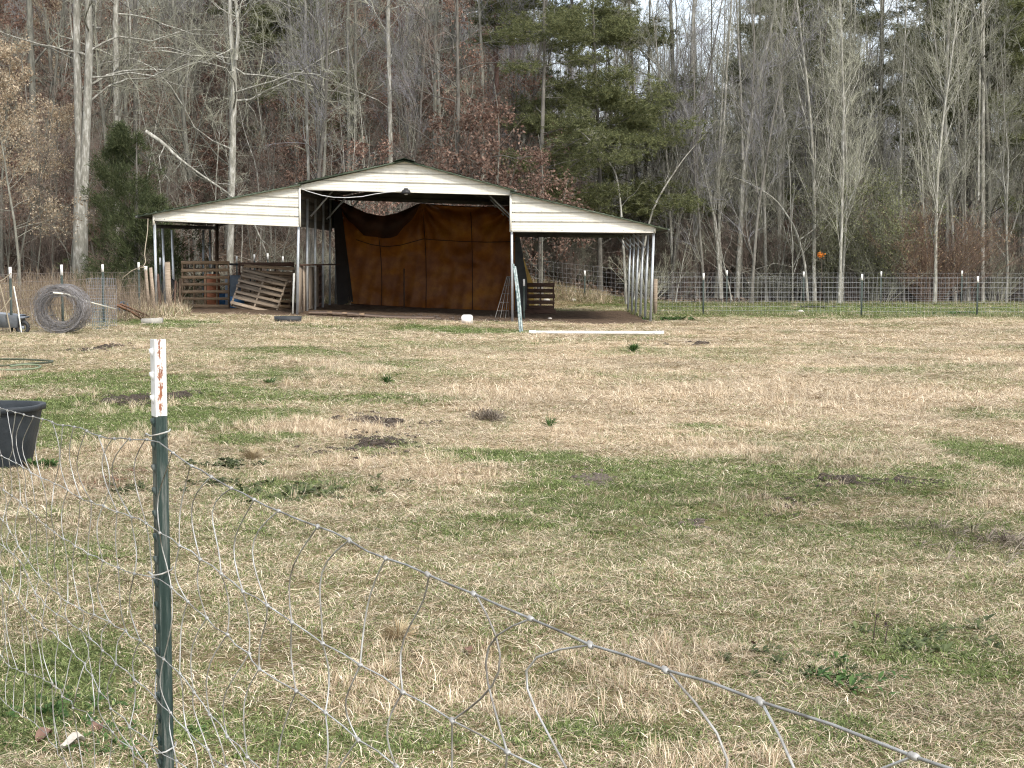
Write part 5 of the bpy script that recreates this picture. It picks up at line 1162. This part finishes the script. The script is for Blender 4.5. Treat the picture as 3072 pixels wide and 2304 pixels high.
custom('thick pale twin trunked tree on the left, the stems parting above head height', [[(240, 735, 60), (242, 640, 55), (244, 520, 50), (238, 430, 32), (233, 250, 29), (230, 100, 27), (228, 0, 24)], [(250, 600, 36), (257, 430, 34), (263, 300, 31), (268, 150, 28), (266, 0, 24)]], (BARKP, TWIG), 48.0, (7, 6, 6), .35, (55, 90), .02, (.25, .42), .25, 1)
custom('tall grey trunk left of the thick twin trunked tree', [[(104, 735, 26), (103, 500, 25), (97, 250, 24), (88, 0, 22)]], (BARKG, TWIG), 52.0, (6, 6, 6), .3, seed=2)
custom('straight pale trunk right of the twin trunked tree, cut by the cedar below', [[(352, 760, 26), (350, 500, 25), (349, 250, 24), (345, 0, 20)]], (BARKP, TWIG), 53.0, (8, 6, 6), .3, (60, 95), .0, (.25, .4), .25, 3)
custom('dark slim trunk between the pale trunk and the crooked tree', [[(408, 760, 22), (407, 400, 20), (405, 0, 18)]], (BARKD, TWIG), 56.0, (6, 6, 6), .4, seed=4)
custom('crooked pale tree rising behind the left lean-to, forking near the top', [[(688, 782, 28), (692, 640, 26), (700, 480, 25), (697, 360, 24), (708, 210, 23), (690, 110, 18), (690, 0, 16)], [(708, 180, 14), (716, 90, 13), (708, 0, 12)]], (BARKP, TWIG), 50.0, (14, 7, 7), .3, (60, 100), -.04, (.28, .5), .28, 5)
custom('pair of slim grey stems behind the left slope of the roof, left of the ridge', [[(1046, 800, 16), (1048, 400, 15), (1042, 200, 14), (1045, 0, 12)], [(1066, 700, 13), (1067, 300, 12), (1066, 0, 11)]], (BARKG, TWIG), 54.0, (12, 6, 6), .2, seed=6)
custom('slim pale speckled trunk just left of the barn ridge', [[(1172, 800, 19), (1172, 400, 18), (1166, 180, 16), (1163, 0, 14)]], (BARKP, TWIG), 53.0, (13, 6, 6), .25, seed=7)
custom('straight grey green trunk just right of the barn ridge', [[(1300, 800, 20), (1303, 400, 17), (1307, 180, 15), (1306, 0, 13)]], (BARKG, TWIG), 55.0, (12, 6, 6), .3, seed=8)
custom('thin stem behind the left half of the roof with a bent top', [[(928, 800, 12), (926, 500, 11), (918, 300, 11), (916, 0, 9)]], (BARKP, TWIG), 51.0, (13, 6, 6), .2, (50, 90), .05, seed=9)
custom('pale tall trunk right of the barn roof end, marked with dark flecks', [[(2088, 850, 26), (2086, 600, 22), (2083, 400, 20), (2075, 200, 17), (2080, 0, 14)]], (BARKP, TWIG), 57.0, (10, 6, 6), .35, (25, 60), .35, seed=10)
custom('grey trunk directly behind the right roof end', [[(2005, 850, 26), (2018, 560, 23), (2022, 300, 20), (2015, 100, 16), (2010, 0, 14)]], (BARKG, TWIG), 58.0, (9, 6, 6), .3, (25, 60), .35, seed=11)
custom('slim pale tree whose stems spread in a V, right of the roof end', [[(2165, 850, 22), (2150, 700, 19), (2120, 520, 16), (2060, 330, 12), (1990, 210, 7), (1900, 130, 4), (1840, 60, 2)], [(2140, 620, 14), (2170, 420, 12), (2180, 200, 10), (2195, 0, 8)]], (BARKP, TWIG), 56.0, (9, 6, 6), .3, (20, 50), .35, seed=12)
custom('leaning multi stemmed pale tree right of the V shaped one', [[(2210, 850, 24), (2222, 650, 22), (2230, 480, 20), (2262, 300, 16), (2300, 150, 12), (2330, 0, 9)], [(2228, 480, 12), (2224, 300, 10), (2215, 120, 8), (2210, 0, 7)]], (BARKP, TWIG), 56.5, (9, 6, 6), .3, (20, 50), .35, seed=13)
custom('straight white barked trunk in the middle of the right wood', [[(2336, 850, 20), (2338, 600, 21), (2341, 350, 20), (2342, 150, 16), (2345, 0, 13)]], (BARKP, TWIG), 57.5, (7, 6, 6), .45, (25, 55), .4, seed=14)
custom('thin pale stem forking left of the green bush', [[(2548, 700, 13), (2553, 500, 13), (2562, 420, 12), (2560, 250, 10), (2566, 0, 8)]], (BARKP, TWIG), 60.0, (12, 6, 6), .3, (25, 60), .35, seed=15)
custom('pale trunk right of the reddish bush, bowed slightly', [[(2840, 850, 18), (2842, 600, 17), (2833, 400, 16), (2840, 180, 15), (2850, 0, 12)]], (BARKP, TWIG), 56.0, (10, 6, 6), .35, (25, 60), .35, seed=16)
custom('pale trunk second from the right border group', [[(2888, 850, 17), (2890, 550, 16), (2897, 300, 14), (2915, 100, 12), (2920, 0, 10)]], (BARKP, TWIG), 57.0, (9, 6, 6), .4, (25, 60), .35, seed=17)
custom('whitish trunk at the right with a thin companion stem', [[(2948, 850, 18), (2948, 500, 17), (2950, 250, 15), (2950, 0, 12)], [(2935, 600, 10), (2937, 300, 9), (2944, 100, 8), (2948, 0, 6)]], (BARKP, TWIG), 56.5, (10, 6, 6), .35, (25, 60), .35, seed=18)
custom('dark thick trunk standing deep in the right wood', [[(2640, 800, 22), (2640, 400, 20), (2645, 100, 17), (2648, 0, 15)]], (BARKD, TWIGV), 66.0, (12, 6, 6), .3, (35, 75), .1, seed=19)
custom('thin young tree leaning right under the right roof slope', [[(1880, 850, 12), (1865, 640, 9), (1850, 520, 7), (1815, 470, 5), (1760, 410, 3), (1725, 380, 1.5)]], (BARKP, TWIG), 52.0, (10, 5, 5), .3, (25, 60), .2, seed=20)
custom('slanting pale stem crossing behind the right lean-to slope', [[(1900, 860, 10), (1950, 640, 8), (2000, 550, 6), (2055, 470, 4), (2100, 420, 3), (2150, 360, 1.5)]], (BARKP, TWIG), 54.0, (7, 5, 4), .3, (25, 60), .2, seed=24)
custom('thin tree under the right fence with a spreading fork below the orange spot', [[(2425, 880, 12), (2415, 780, 10), (2385, 680, 8), (2330, 600, 6), (2270, 560, 4), (2200, 530, 1.5)], [(2398, 720, 6), (2440, 690, 5), (2490, 640, 3), (2560, 600, 1.5)]], (BARKP, TWIG), 55.0, (9, 5, 4), .3, (25, 60), .2, seed=21)
# reddish pine trunks
for px, Yq, lab, sd in ((1491, 62, 'reddish straight pine trunk left of the big pine', 31), (1541, 63, 'second reddish pine trunk, close beside the first', 32)):
    custom(lab, [[(px, 700, 22), (px, 350, 21), (px - 3, 0, 18)]], (BARKR, TWIGB), Yq, (3, 4, 4), .7, seed=sd, name='pine_tree')
# fallen limb
o = custom('broken pale bough slanting down over the cedar to the barn roof', [[(436, 394, 17), (490, 428, 14), (520, 462, 11), (575, 505, 8), (640, 550, 8), (700, 588, 7), (760, 660, 6), (800, 760, 5), (812, 815, 4)]], (BARKP, TWIG), 48.5, (14, 7, 6), .2, (20, 70), .02, (.14, .3), .2, 22, 'broken_bough', 'bough', True)
# the bough rests on its own snag
feat('cedar_tree', 'dark green bushy cedar at the left corner of the barn', 'tree', CEDAR, 405, 44.0, 0, 1.0)
feat('cedar_tree', 'lower cedar bush pressed against the left eave', 'tree', CEDAR2, 490, 43.5, 1, .95)
feat('cedar_tree', 'narrow cedar rising behind the bushy one', 'tree', CEDAR, 375, 50.0, 2, .95)
feat('pine_tree', 'big layered green pine behind the right half of the barn', 'tree', PINE1, 1620, 52.5, .4, 1.0)
feat('pine_tree', 'second dense pine right of the big one, with a dark flat top', 'tree', PINE3, 1800, 55.0, 1.7, 1.15)
feat('pine_tree', 'dark pine with spreading boughs between the big pine and the roof end', 'tree', PINE3, 1905, 58.0, 2.5, 1.2)
for i, (px, Yq, s, rz) in enumerate(((820, 60, 1, 1), (760, 66, 1.05, 2), (2400, 74, 1.15, 0), (2300, 78, 1.2, 4), (2490, 80, 1.1, 5), (2760, 64, 1.0, 2.2), (2830, 68, 1.0, 3.3), (2900, 63, .9, 1.2), (3050, 62, .95, 2.1), (3000, 70, 1.0, .7), (2300, 66, .9, 2.9), (1700, 66, 1.0, 1.9), (2390, 62, .85, .5), (1560, 60, .95, 4), (2740, 60, .8, 1), (1480, 70, 1, 2), (700, 62, .9, 3), (2250, 60, .85, 1.3), (2440, 66, 1.0, 2.3), (2640, 66, .95, 5.2), (2870, 59, .8, 2.8), (3060, 58, .8, .3), (880, 58, .8, 5), (2960, 60, .85, 4))):
    feat('pine_tree', 'tall bare stemmed pine with a high green crown inside the wood', 'tree', PINE2 if i % 3 else PINE1, px, Yq, rz, s, 'tall pines scattered through the wood')
feat('beech_tree', 'young beech full of dry tan leaves at the left border', 'tree', BEECH, 60, 45.0, 0, .80)
feat('beech_tree', 'tan leaved young beech beside the twin trunked tree', 'tree', BEECH, 160, 50.0, 2, .72)
feat('beech_tree', 'small tan leaved beech above the weeds left of the cedar', 'tree', BEECH, 10, 49.0, 4, .95)
feat('beech_tree', 'tan leaved beech higher up the slope behind the twin trunks', 'tree', BEECH, 190, 62.0, 1, .9)
feat('oak_tree', 'oak hung with russet leaves behind the right of the ridge', 'tree', OAK, 1450, 54.0, 0, .95)
feat('oak_tree', 'russet leaved oak low above the right roof slope', 'tree', OAKS, 1480, 50.5, 2, 1.25)
feat('oak_tree', 'small russet oak just right of the barn ridge', 'tree', OAKS, 1385, 51.5, 4, 1.15)
feat('bush', 'olive green bush before the right wood, the taller of the pair', 'bush', BUSHG, 2610, 55.2, 0, 1.05)
feat('bush', 'reddish brown twiggy bush beside the olive green one', 'bush', BUSHR, 2790, 54.9, 1, 1.1)
feat('bush', 'smaller olive bush at the foot of the white barked trunk', 'bush', BUSHG, 2500, 56.2, 2, .75)
# orange spot
g0 = at(2462, 765, 54.3); r = RS(9); C = r.normal(size=(60, 3)) * .045; V = leaves(C, r.normal(size=(60, 3)) + C * 8, .07, .03, r)
gg = np.array(G(2462, 54.3)); o = thing('orange_leaf_tuft', 'bright orange tuft of leaves on a thin sapling in front of the wood', 'leaf tuft', gg)
MB().add((V + (g0 - gg)).reshape(-1, 3), quads=np.arange(240).reshape(-1, 4)).obj('leaf_cluster', leaf_mat('orange_leaf', (.5, .16, .03), (.7, .24, .04), (.8, .33, .06), .4), o)
MB().tubes(np.array([(0, 0, 0), (g0 - gg) * .6 + (.05, 0, 0), g0 - gg]), np.array([.012, .009, .005]), 5).obj('stem', TWIGB, o)

# ---- the mass of the wood: many bare trees, each its own object
tr_ = RS(77)
GL = 'slender bare tree among the many of the wooded slope behind the barn'; GR = 'slender bare tree among the many of the level wood on the right'
cnt = 0; spots = []
tries = 0
while cnt < 262 and tries < 6000:
    tries += 1
    Yq = 50 + 56 * tr_.rand() ** .8; x = tr_.uniform(-.40, .40) * Yq
    if Yq < 52.5 and x > -2: continue
    if Yq < 50.5: continue
    if any((x - a_) ** 2 + (Yq - b_) ** 2 < (1.3 if Yq < 75 else 2.0) ** 2 for a_, b_ in spots): continue
    spots.append((x, Yq)); left = x < 1
    k = tr_.choice(6, p=[.2, .24, .14, .12, .16, .14] if left else [.08, .14, .28, .22, .06, .22])
    s = tr_.uniform(.75, 1.1)
    if not left: s *= np.interp(Yq, [52, 75, 105], [.95, .90, .88])
    else: s *= np.interp(Yq, [50, 80, 105], [1, .85, .8])
    plant('bare_tree', GL if left else GR, 'tree', parts_of(PR[k]), (x, Yq, float(gz(x, Yq)) - .1), tr_.rand() * 6.28, s, 'bare trees of the slope behind the barn' if left else 'bare trees of the level wood', tuple(tr_.normal(size=2) * .03)); cnt += 1
for i in range(20):
    x = 4.3 + i * .88 + tr_.uniform(-.35, .35); Yq = tr_.uniform(55.2, 60.5)
    plant('slim_pale_tree', 'slim pale barked bare tree in the front row of the right wood', 'tree', parts_of(PR[2 + i % 2]), (x, Yq, float(gz(x, Yq)) - .1), tr_.rand() * 6.28, tr_.uniform(.72, 1.0), 'slim pale trees along the front of the right wood', tuple(tr_.normal(size=2) * .05))
cnt = 0; spots = []
while cnt < 270:
    Yq = 48 + 34 * tr_.rand() ** 1.1; x = tr_.uniform(-.39, .39) * Yq; left = x < 1
    if Yq < 54.5 and x > -1.5: continue
    if -10.5 < x < 4.5 and Yq < 48.5: continue
    spots.append((x, Yq)); k = tr_.randint(4)
    plant('sapling', 'thin bare sapling in the undergrowth of the slope behind the barn' if left else 'thin bare sapling in the undergrowth of the right wood', 'sapling', parts_of(SAP[k]), (x, Yq, float(gz(x, Yq)) - .05), tr_.rand() * 6.28, tr_.uniform(.6, 1.15), 'saplings behind the barn' if left else 'saplings of the right wood', tuple(tr_.normal(size=2) * .08)); cnt += 1
for i in range(70):
    Yq = tr_.uniform(49.5, 80); x = tr_.uniform(-.38, .04) * Yq
    plant('russet_sapling', 'young oak holding its russet leaves on the slope behind the barn', 'sapling', OAKS, (x, Yq, float(gz(x, Yq)) - .05), tr_.rand() * 6.28, tr_.uniform(.5, 1.0), 'russet leaved saplings on the slope')
for i in range(34):
    Yq = tr_.uniform(52, 84); x = tr_.uniform(-.37, .01) * Yq
    plant('russet_oak', 'taller oak with russet leaves hanging on the slope behind the barn', 'tree', OAK, (x, Yq, float(gz(x, Yq)) - .1), tr_.rand() * 6.28, tr_.uniform(.6, .95), 'russet leaved oaks on the slope')
for i in range(22):
    Yq = tr_.uniform(56, 75); x = tr_.uniform(.03, .38) * Yq
    plant('russet_sapling', 'young oak holding its russet leaves in the right wood', 'sapling', OAKS, (x, Yq, float(gz(x, Yq)) - .05), tr_.rand() * 6.28, tr_.uniform(.35, .6), 'russet leaved saplings in the right wood')
n_ = 0
for i in range(150):
    Yq = tr_.uniform(47.5, 74); x = tr_.uniform(-.39, .39) * Yq
    if Yq < 54.8 and x > -1.5: continue
    if -10.5 < x < 4.5 and Yq < 48.5: continue
    left = x < 1
    plant('thicket_shrub', 'low twiggy shrub in the thicket behind the barn' if left else 'low twiggy shrub along the edge of the right wood', 'shrub', SHR[tr_.randint(3)], (x, Yq, float(gz(x, Yq)) - .03), tr_.rand() * 6.28, tr_.uniform(.5, 1.1), 'thicket shrubs behind the barn' if left else 'thicket shrubs of the right wood')
# the far-off wood, one grey violet mass behind the trees one can tell apart
def far_wood():
    r = RS(91); pts = []
    for i in range(420):
        y = r.uniform(82, 150); x = r.uniform(-.46, .46) * y; pts.append((x, y, float(gz(x, y)) - .2))
    for i in range(150):
        y = r.uniform(60, 90); x = (1 if r.rand() < .5 else -1) * r.uniform(.42, .75) * y; pts.append((x, y, float(gz(x, y)) - .2))
    pts = np.array(pts)
    for j in range(3):
        P, R = trunk_path(RS(500 + j), 15, .10, 8, .03, 0, .2); rr = RS(510 + j); mb = MB().tubes(P, R, 6)
        A, RA = spawn(rr, P, R, 26, .08, .97, (.22, .42), (20, 60), .35, 4, .7, .16, .5, .7); mb.tubes(A, RA, 4)
        B, RB = spawn(rr, A, RA, 8, .1, 1, (.3, .6), (25, 65), .15, 3, .6, .16, .6, .5, rmin=.006); mb.tubes(B, RB, 3)
        C, RC = spawn(rr, B, RB, 5, .1, 1, (.4, .8), (20, 60), .15, 1, .5, .1, .7, .4, rmin=.006); mb.tubes(C, RC, 3)
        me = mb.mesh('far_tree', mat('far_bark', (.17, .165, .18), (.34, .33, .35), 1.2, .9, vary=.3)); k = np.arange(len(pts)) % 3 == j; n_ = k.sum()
        instancer('distant_wood', me, pts[k], r.uniform(.7, 1.15, n_), np.stack([r.normal(size=n_) * .04, r.normal(size=n_) * .04, r.rand(n_) * 6.28], 1), {}, 'stuff', 'grey violet mass of bare trees far inside the wood')
far_wood()
def undergrowth():
    for j, (sh, cnt_, seed) in enumerate(((SHR[0], 300, 1), (SHR[1], 260, 2), (OAKS, 70, 3))):
        r = RS(700 + seed); mb = MB(); y = 57 + 50 * r.rand(cnt_) ** 1.2; x = r.uniform(-.1 if j < 2 else -.4, .45, cnt_) * y; s = r.uniform(.8, 1.5, cnt_) * (1 if j < 2 else .5); pts = np.stack([x, y, gz(x, y) - .05], 1)
        for q, (nm, me) in enumerate(sh):
            if nm == 'trunk': continue
            instancer('undergrowth', me, pts, s, np.stack([r.normal(size=cnt_) * .1, r.normal(size=cnt_) * .1, np.random.RandomState(3).rand(cnt_) * 6.28], 1), {}, 'stuff', 'tangled brush filling the floor of the wood')
undergrowth()
for i in range(16):
    Yq = tr_.uniform(54.9, 61); x = tr_.uniform(.2, 5.2)
    plant('thicket_shrub', 'low twiggy shrub along the edge of the right wood', 'shrub', SHR[i % 3], (x, Yq, float(gz(x, Yq)) - .03), tr_.rand() * 6.28, tr_.uniform(.7, 1.15), 'thicket shrubs of the right wood')
# weeds along the left fence: dry stems nobody could count
def dry_stems():
    r = RS(55); N = 5200; x = np.concatenate([r.uniform(-14, -7.6, N), r.uniform(-9.5, -3.5, 700)]); y = np.concatenate([r.uniform(27.0, 47, N), r.uniform(46.8, 48.2, 700)])
    edge = 27 + (x + 9.2) * 4.6; k = (y > 46.5) | (y > edge) & ((x < -9.6) | (y < 36)); k &= ~((x > -8.0) & (y < 46.5)); x, y = x[k], y[k]; N = len(x)
    h = r.uniform(.35, 1.35, N) * np.clip(.45 + .6 * fbm(x, y, 1.5, 2), .4, 1); P = np.zeros((N, 4, 3)); P[:, 0] = np.stack([x, y, gz(x, y) - .03], 1); d = norm(np.stack([r.normal(size=N) * .22, r.normal(size=N) * .22, np.ones(N)], 1))
    for s in range(3): d = norm(d + r.normal(size=(N, 3)) * (.12, .12, .05)); P[:, s + 1] = P[:, s] + d * (h / 3)[:, None]
    R = np.full((N, 4), .0055) * np.array((1, .8, .6, .35)); mb = MB().tubes(P, R, 3)
    B, RB = spawn(r, P, R, 3, .4, 1, (.15, .35), (15, 50), .3, 1, .5, .1, .7, .3, rmin=.003); mb.tubes(B, RB, 3)
    return mb
o = dry_stems().obj('dry_weeds', leaf_mat('dry_stem', (.16, .12, .09), (.27, .21, .15), (.42, .34, .24), .1)); tag(o, 'tall dry tan weeds grown up along the left fence', kind='stuff')
# dry grass strip at foot of fences and wood edge
def edge_grass():
    r = RS(56); pts = []
    for (xa, ya, xb, yb, w, dn) in ((-12, 27, -9.0, 36.5, 1.2, 1500), (3.9, 42.6, 15.2, 41.1, .35, 500), (-1, 53.6, 20, 53.6, .8, 2400), (-9.3, 38, -9.0, 46, .5, 500), (-10, 47, -1, 49, .9, 1500), (3.75, 38.2, 3.6, 45.5, .12, 160)):
        t = r.rand(dn); pts.append(np.stack([xa + (xb - xa) * t + r.normal(size=dn) * w * .4, ya + (yb - ya) * t + r.normal(size=dn) * w], 1))
    p = np.concatenate(pts); z = gz(p[:, 0], p[:, 1]); N = len(p)
    g = np.clip(np.where(p[:, 0] > 3.5, .8, .25) + r.normal(size=N) * .1, 0, 1)
    instancer('edge_grass', clump(9, 40, .09, (.10, .24), (.004, .008), (5, 55), .7), np.concatenate([p, z[:, None]], 1), r.uniform(.8, 1.7, N) * np.where(p[:, 0] > 3.5, .5, 1), np.stack([np.zeros(N), np.zeros(N), r.rand(N) * 6.28], 1), {'green': g, 'tone': r.rand(N)}, 'stuff', 'longer uncut grass along the fences and the wood edge')
edge_grass()
# leaf litter on the slope
def litter():
    r = RS(57); N = 60000; y = 47.5 + 34 * r.rand(N) ** 1.3; x = r.uniform(-.40, .16, N) * y; k = wood_map(x, y) > .4; x, y = x[k], y[k]; N = len(x); c = np.stack([x, y, gz(x, y) + .03 + np.abs(r.normal(size=N)) * .06], 1)
    D = norm(np.stack([r.normal(size=N), r.normal(size=N), r.uniform(-.2, .9, N)], 1)); V = leaves(c, D, .12, .04, r); return MB().add(V.reshape(-1, 3), quads=np.arange(4 * N).reshape(-1, 4))
o = litter().obj('leaf_litter', leaf_mat('litter_leaf', (.085, .06, .044), (.18, .13, .095), (.33, .25, .19), .15)); tag(o, 'brown fallen leaves covering the wooded slope', kind='stuff')
